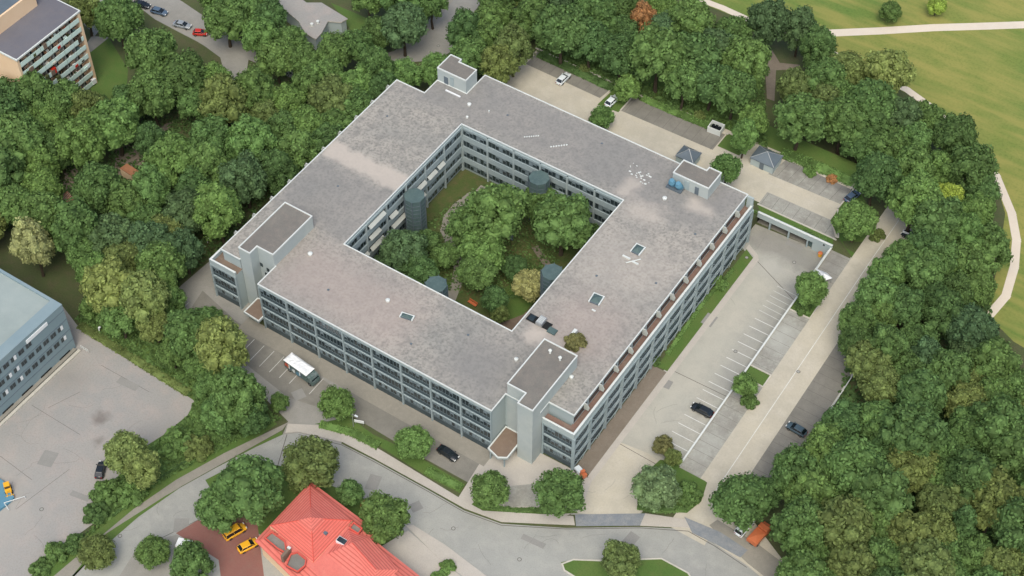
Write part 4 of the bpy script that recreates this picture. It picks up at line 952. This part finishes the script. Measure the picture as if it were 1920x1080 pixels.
# street furniture
def post(px,py,h,label,arm=True):
    p=G(px,py); e=empty('street_lamp',(p.x,p.y,gz(p.x,p.y)),0,label,'street lamp','street lamps')
    MB().bar((0,0,0),(0,0,h),.09,M['steel'],8,.06).build('pole',e)
    b=MB(); b.bar((0,0,h),(.9,0,h+.2),.05,M['steel']); b.box(.7,1.4,-.15,.15,h+.12,h+.28,M['carwhite']); b.build('lamp_head',e); return e
post(663,800,4.2,'slim grey street lamp in the grass strip near the bushy tree by the dark bays')
def sign(px,py,label):
    p=at(px,py); e=empty('sign_board',(p.x,p.y,0),R(20),label,'sign')
    b=MB(); b.bar((-.8,0,0),(-.8,0,1.2),.05,M['steel']);b.bar((.8,0,0),(.8,0,1.2),.05,M['steel']); b.build('post',e)
    MB().box(-1,1,-.06,.06,.6,1.4,M['tent']).build('board',e)
sign(674,796,'small white board on posts in the grass strip opposite the street bend')
p=at(187,622); b=MB(); b.bar((p.x,p.y,0),(p.x,p.y,1.3),.12,M['tent'],8);b.bar((p.x,p.y,1.3),(p.x+.3,p.y+.3,1.5),.2,M['tent'],8); tag(b.build('marker_post'),'short white marker post on the grass beside the pinkish yard','post')
# fallen rail near west facade
b=MB(); a_=at(396,460);c_=at(416,440); b.bar((a_.x-1,a_.y,1.2),(c_.x-1,c_.y,1.2),.08,M['tent']); b.bar((a_.x-1,a_.y,0),(a_.x-1,a_.y,1.2),.06,M['tent']);b.bar((c_.x-1,c_.y,0),(c_.x-1,c_.y,1.2),.06,M['tent']); tag(b.build('handrail'),'single white handrail in the dark gap beside the west corner of the building','railing')
# steps in the courtyard corner
b=MB()
for i in range(4): b.box(-8.5+i*.1,-4.6,6.6+i*.45,9.5,.05,.25+i*.18,M['strip'])
tag(b.build('court_steps'),'small brown block of steps at the rear left corner of the courtyard','steps')
# ------------------------------------------------------------ vegetation
def ico(sub):
    bm=bmesh.new(); bmesh.ops.create_icosphere(bm,subdivisions=sub,radius=1); v=[x.co.copy() for x in bm.verts]; f=[tuple(q.index for q in p.verts) for p in bm.faces]; bm.free(); return v,f
I2=ico(2); I1=ico(1)
def crown_mesh(seed,nb=38,leaves=95,flat=1.0,lo=-.55,size=.066,shape='round'):
    r=random.Random(seed); b=MB()
    blobs=[]
    for i in range(nb):
        # points spread over the upper shell
        z=lo+(1-lo)*((i+.5)/nb); a=i*2.39996+r.random()*.6; rho=math.sqrt(max(0,1-z*z))
        k=.60+r.random()*.28
        if shape=='cone': rho=(1-(z-lo)/(1-lo))*.9+.08; k=.8
        c=Vector((rho*math.cos(a)*k,rho*math.sin(a)*k,z*k*flat)); blobs.append((c,(.22+r.random()*.15)*(1 if shape!='cone' else .85)))
    blobs.append((Vector((0,0,0)),.66 if shape!='cone' else .5))
    mt=M['leaf']
    for c,rad in blobs:
        V_,F_=I1
        ph=[r.random()*6 for _ in range(3)]
        b.add([c+v*rad*.86*(1+.12*math.sin(v.x*5+ph[0])*math.sin(v.y*5+ph[1])) for v in V_],F_,mt)
    for c,rad in blobs[:-1]:
        for j in range(leaves):
            z=r.uniform(-.5,1); a=r.random()*6.283; rho=math.sqrt(1-z*z); n=Vector((rho*math.cos(a),rho*math.sin(a),z))
            p=c+n*rad*(.86+r.random()*.24)
            if p.length<.55 and shape!='cone': continue
            nn=(n+Vector((r.gauss(0,.45),r.gauss(0,.45),r.gauss(0,.45)+.25))).normalized()
            u=nn.orthogonal().normalized(); u=Matrix.Rotation(r.random()*6.283,3,nn)@u; v=nn.cross(u); s_=size*(.6+r.random()*.8)
            b.add([p-u*s_,p-v*s_*.62,p+u*s_,p+v*s_*.62],[(0,1,2,3)],mt)
    me=bpy.data.meshes.new('crown'); me.from_pydata(b.v,[],b.f); me.materials.append(mt); me.update(); return me
CROWNS=[crown_mesh(s) for s in range(6)]+[crown_mesh(20+s,44,85,1.25,-.6,.062) for s in range(2)]
CONES=[crown_mesh(40+s,34,95,1.5,-.8,.07,'cone') for s in range(2)]
def bush_mesh(seed): return crown_mesh(seed,14,110,.8,-.1,.13)
BUSH=[bush_mesh(60+s) for s in range(3)]
def trunk_mesh(seed):
    r=random.Random(seed); b=MB(); pts=[Vector((0,0,0)),Vector((r.gauss(0,.03),r.gauss(0,.03),.5)),Vector((r.gauss(0,.06),r.gauss(0,.06),1.05))]
    b.bar(pts[0],pts[1],.085,M['bark'],7,.065); b.bar(pts[1],pts[2],.065,M['bark'],7,.045)
    for i in range(5):
        a=i*1.26+r.random(); q=pts[2]+Vector((math.cos(a)*.45,math.sin(a)*.45,.45+r.random()*.2)); b.bar(pts[1].lerp(pts[2],.6+.08*i),q,.035,M['bark'],5,.012)
    me=bpy.data.meshes.new('trunk'); me.from_pydata(b.v,[],b.f); me.materials.append(M['bark']); me.update(); return me
TRUNKS=[trunk_mesh(s) for s in range(3)]
# tones: base colour of the leaves (sRGB)
TONE={'g':((93,119,67),'mid green'),'d':((82,107,62),'dark green'),'b':((99,127,70),'bright green'),'y':((120,133,77),'yellow green'),'o':((104,118,68),'olive'),
 't':((146,148,98),'pale straw green'),'s':((112,134,92),'sage green'),'u':((82,105,69),'blue green'),'l':((146,166,76),'lime yellow'),'r':((158,118,78),'rust orange'),'w':((112,112,72),'brownish')}
LEAFK=1.27
trees=[]   # (x,y) of every tree, for spacing
tr_rng=random.Random(11)
def tree(px,py,r,tone='g',label=None,group=None,k=None,zs=None,cone=False,base=None,name=None,cat='tree',cz=1.7):
    """crown centred on the point, r in photo pixels"""
    p=G(px,py); pm=ppm(p); rm=r/pm
    zs=zs if zs is not None else tr_rng.uniform(.95,1.15)
    gz0=gz(p.x,p.y) if base is None else base
    for _ in range(3):
        zc=gz0+cz*rm*zs; q=at(px,py,zc)
        if base is None: gz0=gz(q.x,q.y)
    col,word=TONE[tone]; j=tr_rng.uniform(.88,1.12); hj=tr_rng.uniform(-.05,.05)
    c=lin(*col); c=(c[0]*j*LEAFK*(1+hj),c[1]*j*LEAFK,c[2]*j*LEAFK*(1-hj),1)
    if name is None: name='conifer_tree' if cone else 'broadleaf_tree'
    e=empty(name,(q.x,q.y,gz0),tr_rng.random()*6.283,label,cat,group); e.scale=(rm,rm,rm*zs)
    me=tr_rng.choice(CONES if cone else CROWNS)
    o=bpy.data.objects.new('crown',me); C.objects.link(o); o.parent=e; o.location=(0,0,cz); o.color=c
    t=bpy.data.objects.new('trunk',tr_rng.choice(TRUNKS)); C.objects.link(t); t.parent=e
    t.scale=(1,1,cz/1.7)
    trees.append((px,py,r)); e['_tone']=word; return e
def bush(px,py,r,tone='g',label=None,group=None,zs=1.0,base=None,name='bush'):
    p=G(px,py); rm=r/ppm(p); z0=gz(p.x,p.y) if base is None else base
    q=at(px,py,z0+.35*rm)
    col,word=TONE[tone]; j=tr_rng.uniform(.9,1.1); c=lin(*col)
    o=bpy.data.objects.new(name,tr_rng.choice(BUSH)); C.objects.link(o); o.location=(q.x,q.y,z0+.12*rm); o.scale=(rm,rm,rm*zs); o.rotation_euler=(0,0,tr_rng.random()*6)
    o.color=(c[0]*j*LEAFK,c[1]*j*LEAFK,c[2]*j*LEAFK,1)
    tag(o,label,'bush',group); return o
# --- trees that stand alone or stand out
T=tree
T(1520,543,31,'b','round bright green tree beside the white canvas shelter',zs=.9)
T(1398,722,23,'b','small bright green tree on its own grass patch among the weathered bays',zs=.9)
T(1243,835,18,'w','small brownish tree at the top of the grass triangle near the parking lines',cz=1.2)
T(1263,858,16,'o','small olive tree just under the brownish one on the grass triangle',cz=1.2)
T(1231,914,42,'s','sage green round tree on the grass triangle between the two drives',zs=.85)
T(920,917,35,'g','round tree at the left corner of the forecourt',zs=.85)
T(1050,924,45,'g','broad round tree at the right corner of the forecourt',zs=.8)
T(776,832,33,'b','bushy bright tree in the strip beside the black car',zs=.85,cz=1.3)
T(632,757,31,'b','bright green tree in the strip closest to the box truck',zs=.95,cz=1.4)
T(1163,1050,37,'o','olive green tree on the kerbed island in the street',zs=.9,cz=1.3)
T(1388,938,50,'g','large round tree at the foot of the sandy lane beside the white van',zs=.9)
T(1432,925,32,'d','dark tree pressed behind the large round tree at the foot of the lane',zs=.9)
T(525,755,18,'g','small round tree where the service drive meets the street',zs=1,cz=1.3)
T(583,868,49,'o','olive tree over the street just behind the salmon roofed house',zs=.85)
T(470,918,60,'g','largest leafy tree left of the salmon roofed house',zs=.85)
T(412,955,42,'g','leafy tree overhanging the red paving beside the yellow van-like car',zs=.85)
T(657,923,24,'g','small tree by the street side eave of the salmon roofed house',zs=1.1)
T(722,970,45,'g','round tree at the right corner of the salmon roofed house',zs=.9)
T(288,1036,30,'g','rounded small tree left of the white caravan',cz=1.2)
T(358,1056,38,'g','rounded small tree just below the white caravan',cz=1.2)
T(237,850,38,'y','yellow green tree standing out over the pinkish yard',zs=1.1)
T(268,878,34,'y','yellow green tree on the street side of the black car in the yard',zs=1)
T(182,1035,33,'o','olive shrubby tree over the verge at the lower left',cz=1.2)
T(1128,219,22,'b','clipped small tree between the rear roof edge and the sandy upper lot',zs=.9,cz=1.3)
T(1177,166,25,'b','bright small tree beside the second white car',zs=1,cz=1.3)
T(1362,316,26,'b','bright tree hugging the rear penthouse corner',zs=1.1)
T(1396,258,24,'b','slim bright tree behind the hipped zinc shelter',zs=1.3)
T(1412,225,26,'b','taller bright tree above the zinc shelter, nearer the bin store',zs=1.2)
T(1606,414,37,'b','round bright tree on the grass at the end of the garage front',zs=.9)
T(1778,372,28,'l','lime yellow tree glowing inside the east wood',zs=1.1)
T(1206,36,24,'r','rust orange tree in the wood behind the upper car park',zs=1.5)
T(1240,18,30,'b','light green tree next to the rust orange one at the top edge',zs=1)
T(1665,135,42,'y','olive yellow round tree bulging into the meadow',zs=1.1)
T(1670,22,20,'g','bushy tree standing alone in the upper meadow',cz=1.2)
T(1756,12,17,'l','yellowish bush-like tree in the upper meadow, right of the green one',cz=1.2)
T(1443,40,38,'u','blue green tree at the park path, top of the east wood',zs=1.2)
T(1500,55,32,'u','dark blue green tree beside the park path junction',zs=1.2)
T(1535,90,34,'d','dark tree just below the park path junction',zs=1.1)
T(160,20,32,'o','dark olive tree behind the right corner of the apartment block',zs=1.1)
T(930,398,56,'g','largest courtyard tree, near the rear facade',base=0,zs=.95)
T(880,425,38,'g','tree at the left shoulder of the largest courtyard tree',base=0,zs=.9)
T(1054,418,54,'g','dense tree at the right end of the courtyard',base=0,zs=.95)
T(905,470,40,'b','light green tree in the middle of the courtyard',base=0,zs=.9)
T(895,512,34,'g','drooping tree below the light green one in the courtyard middle',base=0,zs=.9)
T(758,470,42,'u','blue green tree against the left courtyard corner',base=0,zs=.9)
T(785,508,34,'d','dark tree at the courtyard roof edge lower left',base=0,zs=.9)
T(832,480,25,'g','small tree left of the courtyard path',base=0,zs=.9)
T(993,534,31,'t','pale straw green round tree in the courtyard near the bench side',base=0,zs=.75)
T(928,560,24,'d','thin dark tree right of the courtyard bench',base=0,zs=1.1)
T(936,590,17,'o','small sparse tree at the lower courtyard roof edge',base=0,zs=1)
T(965,500,24,'d','low dark tree in the courtyard above the pale straw green one',base=0,zs=.8)
T(1012,382,34,'g','tree behind the dense right courtyard tree, by the rear escape stair',base=0,zs=.9)
T(728,488,24,'u','tree squeezed in the lower left courtyard corner',base=0,zs=.9)
T(800,455,25,'d','dark tree right beside the left glazed escape stair',base=0,zs=.9)
T(1110,440,20,'d','small dark tree squeezed against the right courtyard wall',base=0,zs=1)
# west service trees
T(268,560,44,'y','yellow green tall tree at the turn of the service drive',zs=1.2)
T(290,610,30,'y','yellow green tree just below the tall one at the service drive turn',zs=1)
T(362,622,46,'g','green tree left of the front parking bays',zs=1.05)
T(415,650,46,'y','yellow green tree closest to the front parking bays',zs=1.2)
T(395,600,25,'g','small round tree at the upper end of the front parking bays')
T(445,740,48,'g','green tree above the street bend at the service drive mouth')
T(418,775,38,'g','green tree near the tip of the pinkish yard',cz=1.4)
T(470,780,34,'d','dark tree above the footpath at the street bend',cz=1.4)
T(205,540,48,'y','bright yellow topped tree between the office block and the courtyard building',zs=1.1)
T(180,515,34,'b','bright tree at the rear corner of the office block',zs=1.1)
T(225,595,36,'g','green tree over the grass slope by the office block')
T(62,460,36,'t','pale straw green tree behind the office roof',zs=1.4)
# --- woods: filled with crowns of varied size
ORD='first second third fourth fifth sixth seventh eighth ninth tenth eleventh twelfth thirteenth fourteenth fifteenth sixteenth seventeenth eighteenth nineteenth twentieth'.split()
TENS={20:'twenty',30:'thirty',40:'forty'}
def ordn(i):
    if i<20: return ORD[i]
    return TENS[(i+1)//10*10]+('-'+ORD[(i+1)%10-1] if (i+1)%10 else 'th').replace('ty-','ty-') if (i+1)%10 else TENS[i+1][:-1]+'ieth'
def inside(p,poly):
    c=False;n=len(poly);j=n-1
    for i in range(n):
        a,b=poly[i],poly[j]
        if (a[1]>p[1])!=(b[1]>p[1]) and p[0]<(b[0]-a[0])*(p[1]-a[1])/(b[1]-a[1])+a[0]: c=not c
        j=i
    return c
GAPS=[((266,12),24),((299,25),24),((342,48),26),((376,64),26),((408,90),24),((440,105),26),((445,140),20),((740,112),16),((765,98),20),((800,70),22),((830,40),24),((860,10),26),((890,-10),24),((835,88),20),((1427,1000),44),((1396,995),30),((1205,42),22),((1205,70),14),((1050,150),24),((1120,175),16),((360,760),20),((200,90),24),((210,130),22),((132,330),24),((150,300),14),((125,365),22),((228,300),24),((258,318),22),((290,225),22),((330,225),26),((210,120),26),((195,160),22),((1445,110),15),((1450,165),14),((1455,130),10),((1500,122),12),((1735,280),8),((1590,935),16),((1700,960),12),((1760,800),18),((1640,760),12),((1850,1000),14),
   ((1660,395),24),((1650,420),18),((1785,645),16),((1820,850),14),((1560,925),12),((1700,430),12),((440,120),20),((455,140),14),((655,40),22),((640,15),25),((590,60),22),((575,25),36),((1235,12),8),((400,450),22),((395,500),26),((480,410),20)]
def fill(poly,rmin,rmax,tones,phrase,lm,group,sp=1.25,n=4000,seed=1,cz=1.7,conep=0,zlo=.95,zhi=1.2):
    r=random.Random(seed); xs=[p[0] for p in poly]; ys=[p[1] for p in poly]; made=[]
    for _ in range(n):
        p=(r.uniform(min(xs),max(xs)),r.uniform(min(ys),max(ys)))
        if not inside(p,poly): continue
        rr=r.uniform(rmin,rmax)*1.17
        if any((p[0]-g[0][0])**2+(p[1]-g[0][1])**2<(g[1]+rr*.55)**2 for g in GAPS): continue
        if any((p[0]-q[0])**2+(p[1]-q[1])**2*1.25<(1.06*sp*.5*(rr+q[2]))**2 for q in trees): continue
        t=r.choice(tones); e=tree(p[0],p[1],rr,t,None,group,zs=r.uniform(zlo,zhi),cone=r.random()<conep,cz=cz); made.append((p,e))
    made.sort(key=lambda k:(k[0][0]-lm[0])**2+(k[0][1]-lm[1])**2)
    for i,(p,e) in enumerate(made):
        size='small ' if e.scale[0]<3.2 else ('broad ' if e.scale[0]>4.8 else '')
        e['label']=f"{size}{e['_tone']} {'conifer' if 'conifer' in e.name else 'tree'}, {ordn(i)} from {phrase}"
    return made
fill([(-40,175),(50,180),(70,150),(130,190),(180,175),(215,210),(230,290),(210,360),(100,360),(-40,360)],28,42,'ggdbo','the apartment block facade in the wood below',(90,150),'trees below the apartment block',seed=1)
fill([(-40,360),(210,360),(300,350),(330,470),(310,560),(180,480),(110,470),(70,430),(-40,450)],28,44,'ggduoyg','the timber shed, wood towards the office block',(125,370),'trees between shed and office block',seed=2)
fill([(300,350),(330,470),(330,530),(410,460),(440,420),(490,380),(560,320),(570,250),(470,250),(330,250),(270,330)],28,44,'gdgubd','the white left stair tower, wood beside it',(500,420),'trees along the west facade',seed=3)
fill([(400,150),(470,140),(560,160),(690,130),(830,112),(835,140),(760,150),(650,235),(570,320),(560,250),(470,250),(420,240),(390,200)],24,38,'gbdgbgo','the rear roof stair tower, wood behind the roof',(840,130),'trees behind the rear left roof edge',seed=4)
fill([(215,5),(270,20),(330,60),(385,90),(415,140),(390,190),(290,190),(245,180),(215,110)],30,42,'gggbd','the small red car, clump by the far street',(376,61),'trees beside the far street',seed=5)
fill([(215,190),(300,190),(400,190),(400,245),(330,250),(260,290),(225,260)],24,34,'gdog','the far street clump, thin wood below it',(300,100),'sparse trees below the far street',seed=6)
fill([(395,-25),(480,-25),(500,20),(545,20),(560,75),(590,85),(640,85),(610,150),(560,140),(470,110),(430,60),(380,30)],24,36,'gbdg','the grey garden house, on its car side',(600,40),'garden trees beside the grey roofed house',seed=7)
fill([(600,85),(645,60),(680,20),(660,-25),(840,-25),(825,30),(780,65),(730,95),(690,115),(620,150)],24,38,'gdodgu','the far street bend, towards the grey garden house',(780,90),'garden trees before the far street bend',seed=8)
fill([(860,60),(900,20),(930,-25),(1010,-25),(1000,60),(975,120),(930,130),(880,125),(850,110)],28,40,'gdgo','the rear stair tower in the clump beyond it',(860,120),'trees beyond the rear left stair tower',seed=9,sp=1.15)
fill([(1010,-25),(1190,-25),(1185,60),(1165,108),(1110,95),(1040,55),(1010,40)],28,42,'dguod','the white car, wood above the upper car park',(1056,146),'trees above the upper car park',seed=10,sp=1.1)
fill([(1190,60),(1230,40),(1290,20),(1400,70),(1425,110),(1415,175),(1370,185),(1330,180),(1250,140),(1195,110)],28,42,'dggdug','the dark bin store in the dense wood above',(1342,243),'trees above the bin store',seed=11,sp=1.1)
fill([(1440,150),(1480,120),(1580,130),(1640,180),(1700,200),(1740,225),(1690,290),(1590,280),(1500,225),(1460,215)],28,42,'dggoug','the hipped zinc shelter in the wood beyond',(1430,300),'trees beyond the hipped shelter',seed=12,sp=1.15)
fill([(1690,290),(1745,225),(1800,262),(1843,330),(1860,400),(1853,470),(1780,430),(1720,415),(1690,380),(1640,350),(1600,295)],26,40,'gdgbdg','the lime yellow tree in the wood around it',(1778,365),'trees around the lime yellow tree',seed=13,sp=1.15)
fill([(1725,430),(1800,430),(1850,470),(1852,510),(1828,558),(1780,610),(1700,600),(1620,600),(1620,560),(1650,510),(1700,475)],26,40,'ggbgbd','the sandy lane top in the wood beside it',(1700,450),'trees right of the sandy lane top',seed=14,sp=1.15)
fill([(1605,600),(1780,600),(1845,603),(1885,680),(1870,720),(1700,720),(1620,740),(1610,690)],28,42,'gudgou','the thin pale fence in the wood behind it',(1600,700),'trees behind the thin pale fence',seed=15,sp=1.15)
fill([(1620,740),(1700,720),(1870,720),(1950,740),(1950,870),(1700,880),(1560,880),(1480,890),(1520,820),(1570,790)],32,48,'dgogd','the grey green car in the wood right of it',(1490,805),'trees right of the grey green car',seed=16,conep=.12,sp=1.1)
fill([(1480,890),(1700,880),(1950,870),(1950,1120),(1700,1120),(1480,1110),(1478,980)],34,50,'gdog','the orange tipper in the wood right of it',(1425,995),'trees right of the orange tipper',seed=17,conep=.12,sp=1.1)
fill([(150,480),(330,540),(310,640),(420,690),(520,770),(440,800),(400,740),(330,670),(240,620),(170,580)],22,34,'gdg','the white marker post on the yard slope',(187,622),'slope trees above the yard',seed=18,cz=1.3)
# --- bushes
for x,y,r,t,l in ((1405,752,17,'g','low bush on the grass patch under the small tree among the bays'),(1505,578,16,'g','low bush below the round tree beside the canvas shelter'),(1350,530,16,'b','low bush on the lawn strip by the east facade'),
  (1228,676,12,'g','small bush at the lower tip of the lawn strip by the east facade'),(1645,440,16,'o','bush on the grass left of the sandy lane top'),(1290,925,26,'g','low spreading bush on the right part of the grass triangle'),
  (200,925,32,'g','spreading shrub over the yard edge below the yellow green trees'),(245,925,30,'g','shrub between the yard and the footpath'),(180,960,26,'d','dark shrub by the footpath at the lower left'),(105,1035,24,'g','shrub mound at the yard edge lower left'),(140,1020,22,'d','dark shrub beside the yard edge mound'),(75,1065,22,'g','shrub lowest along the yard edge'),
  (330,830,34,'g','shrub mound near the tip of the yard'),(370,840,30,'o','olive shrub above the footpath'),(560,905,22,'o','shrub behind the apex of the salmon roof'),
  (840,1062,16,'b','small clipped bright bush on the pavement right of the salmon roofed house'),(822,1082,16,'b','second clipped bright bush just below the first one'),(684,946,9,'r','reddish bush behind the street side eave'),
  (1080,640,20,'w','brownish moss bush growing on the main roof beside the front stair tower'),
  (1262,196,14,'g','low bush on the bank above the dark bays'),(1312,216,12,'o','olive low bush on the bank above the dark bays'),(1520,320,14,'b','bush on the bank right of the hipped shelter'),(1560,335,11,'r','reddish bush on the bank above the upper bays'),(1096,128,11,'o','low bush on the bank beside the first white car')):
    o=bush(x,y,r,t,l,base=14.02 if 'main roof' in l else None)
# hedge lines of the front strip
def hedge(pts,wd,h,tone,label,seed=0,dens=26):
    r=random.Random(seed); q=[G(*p) for p in pts]; b=MB()
    for i in range(len(q)-1):
        a,c=q[i],q[i+1]; L_=(c-a).length; d=(c-a)/L_; n=Vector((-d.y,d.x,0))
        for _ in range(int(L_*dens*wd)):
            t=r.random()*L_; u=r.uniform(-wd/2,wd/2); hh=h*(1-(abs(u)*2/wd)**3*.5)*(.8+.35*math.sin(t*1.7+i)*math.sin(t*.6))
            z=gz(a.x,a.y)+hh*math.sqrt(r.random()); p=a+d*t+n*u; p.z=z
            nn=Vector((r.gauss(0,.6),r.gauss(0,.6),1)).normalized(); e1=nn.orthogonal().normalized(); e1=Matrix.Rotation(r.random()*6.28,3,nn)@e1; e2=nn.cross(e1); s_=.12+r.random()*.14
            b.add([p-e1*s_,p-e2*s_*.65,p+e1*s_,p+e2*s_*.65],[(0,1,2,3)],M['leaf'])
        g0=gz(a.x,a.y)
        N=max(2,int(L_)); 
        b.add([tuple(a+n*s_*wd*.42+Vector((0,0,g0-a.z)))for s_ in(-1,1)]+[tuple(c+n*s_*wd*.42+Vector((0,0,g0-a.z))) for s_ in(-1,1)]+[tuple(a+n*s_*wd*.3+Vector((0,0,g0-a.z+h*.6)))for s_ in(-1,1)]+[tuple(c+n*s_*wd*.3+Vector((0,0,g0-a.z+h*.6))) for s_ in(-1,1)],[(4,5,7,6),(0,4,6,2),(1,3,7,5),(0,1,5,4),(2,6,7,3)],M['leaf'])
    o=b.build('hedge'); c=lin(*TONE[tone][0]); o.color=(c[0]*LEAFK,c[1]*LEAFK,c[2]*LEAFK,1); tag(o,label,'hedge'); return o
hedge([(600,797),(660,812),(710,838)],2.0,.8,'b','low bright hedge in the strip between the street and the first front bays',1)
hedge([(800,882),(830,898),(865,916)],1.8,.7,'b','low bright hedge at the right end of the front strip',2)
hedge([(895,948),(960,957),(1060,957)],1.2,.6,'g','low hedge along the pavement in front of the forecourt',3)
hedge([(1195,950),(1230,957),(1285,955),(1315,925)],1.6,.6,'g','low hedge around the street side of the grass triangle',4)
hedge([(1010,103),(1080,135),(1150,168)],2.5,.9,'d','dark low hedge along the kerb above the two white cars',5)
hedge([(1205,185),(1270,214),(1335,240)],2.2,.9,'b','bright low hedge above the dark upper bays',6)
hedge([(1465,288),(1530,312),(1600,345)],3.2,1.1,'b','bright hedge bank above the bays near the steel blue car',7)
hedge([(1410,395),(1480,424),(1550,452)],.9,.5,'g','narrow hedge on top of the garage front',8)
hedge([(1375,505),(1320,565),(1250,665)],1.0,.5,'b','thin hedge along the foot of the east facade',9)
hedge([(212,968),(285,908),(365,855)],.7,.6,'d','dark hedge along the yard side of the footpath',11)
hedge([(150,610),(250,672),(355,738)],2.2,.6,'o','olive undergrowth hedge on the slope along the yard',12)
# ground cover on the bare woodland floor
def cover(name,label,poly,n,seed,tone,size=.28):
    r=random.Random(seed); b=MB(); xs=[p[0] for p in poly];ys=[p[1] for p in poly]; k=0
    while k<n:
        p=(r.uniform(min(xs),max(xs)),r.uniform(min(ys),max(ys)))
        if not inside(p,poly): continue
        k+=1; q=G(*p); z=gz(q.x,q.y); p=Vector((q.x,q.y,z+r.random()*.35))
        nn=Vector((r.gauss(0,.5),r.gauss(0,.5),1)).normalized(); e1=nn.orthogonal().normalized(); e1=Matrix.Rotation(r.random()*6.28,3,nn)@e1; e2=nn.cross(e1); s_=size*(.5+r.random())
        b.add([p-e1*s_,p-e2*s_*.65,p+e1*s_,p+e2*s_*.65],[(0,1,2,3)],M['leaf'])
    o=b.build(name); c=lin(*TONE[tone][0]); o.color=(c[0]*1.1,c[1]*1.1,c[2]*1.1,1); tag(o,label,'undergrowth',kind='stuff'); return o
cover('undergrowth','leafy green undergrowth on the bank above the upper car park',[(1010,108),(1000,60),(1430,120),(1440,280),(1640,370),(1600,352),(1460,295),(1385,250),(1200,188),(1150,165)],9000,1,'g',.4)
cover('undergrowth','leafy undergrowth on the slope between yard and service drive',[(140,600),(170,560),(320,640),(470,745),(528,785),(425,838),(325,890),(245,945),(180,995),(95,1065),(60,1080),(205,965),(215,900),(312,815),(355,778),(365,750)],9000,2,'g',.35)
cover('undergrowth','dark undergrowth beneath the east wood',[(1600,600),(1700,480),(1840,430),(1850,560),(1890,680),(1950,1100),(1480,1100),(1470,900),(1560,800)],14000,3,'d',.55)
cover('undergrowth','undergrowth beneath the west wood',[(-20,190),(200,180),(420,140),(760,130),(620,260),(400,480),(330,540),(150,480),(-20,420)],14000,4,'d',.45)
cover('undergrowth','undergrowth between the courtyard trees',[(830,395),(860,370),(1000,370),(1110,400),(1000,560),(900,560),(790,530),(720,480)],4000,5,'g',.3)
for o in S.objects:
    if '_tone' in o: del o['_tone']
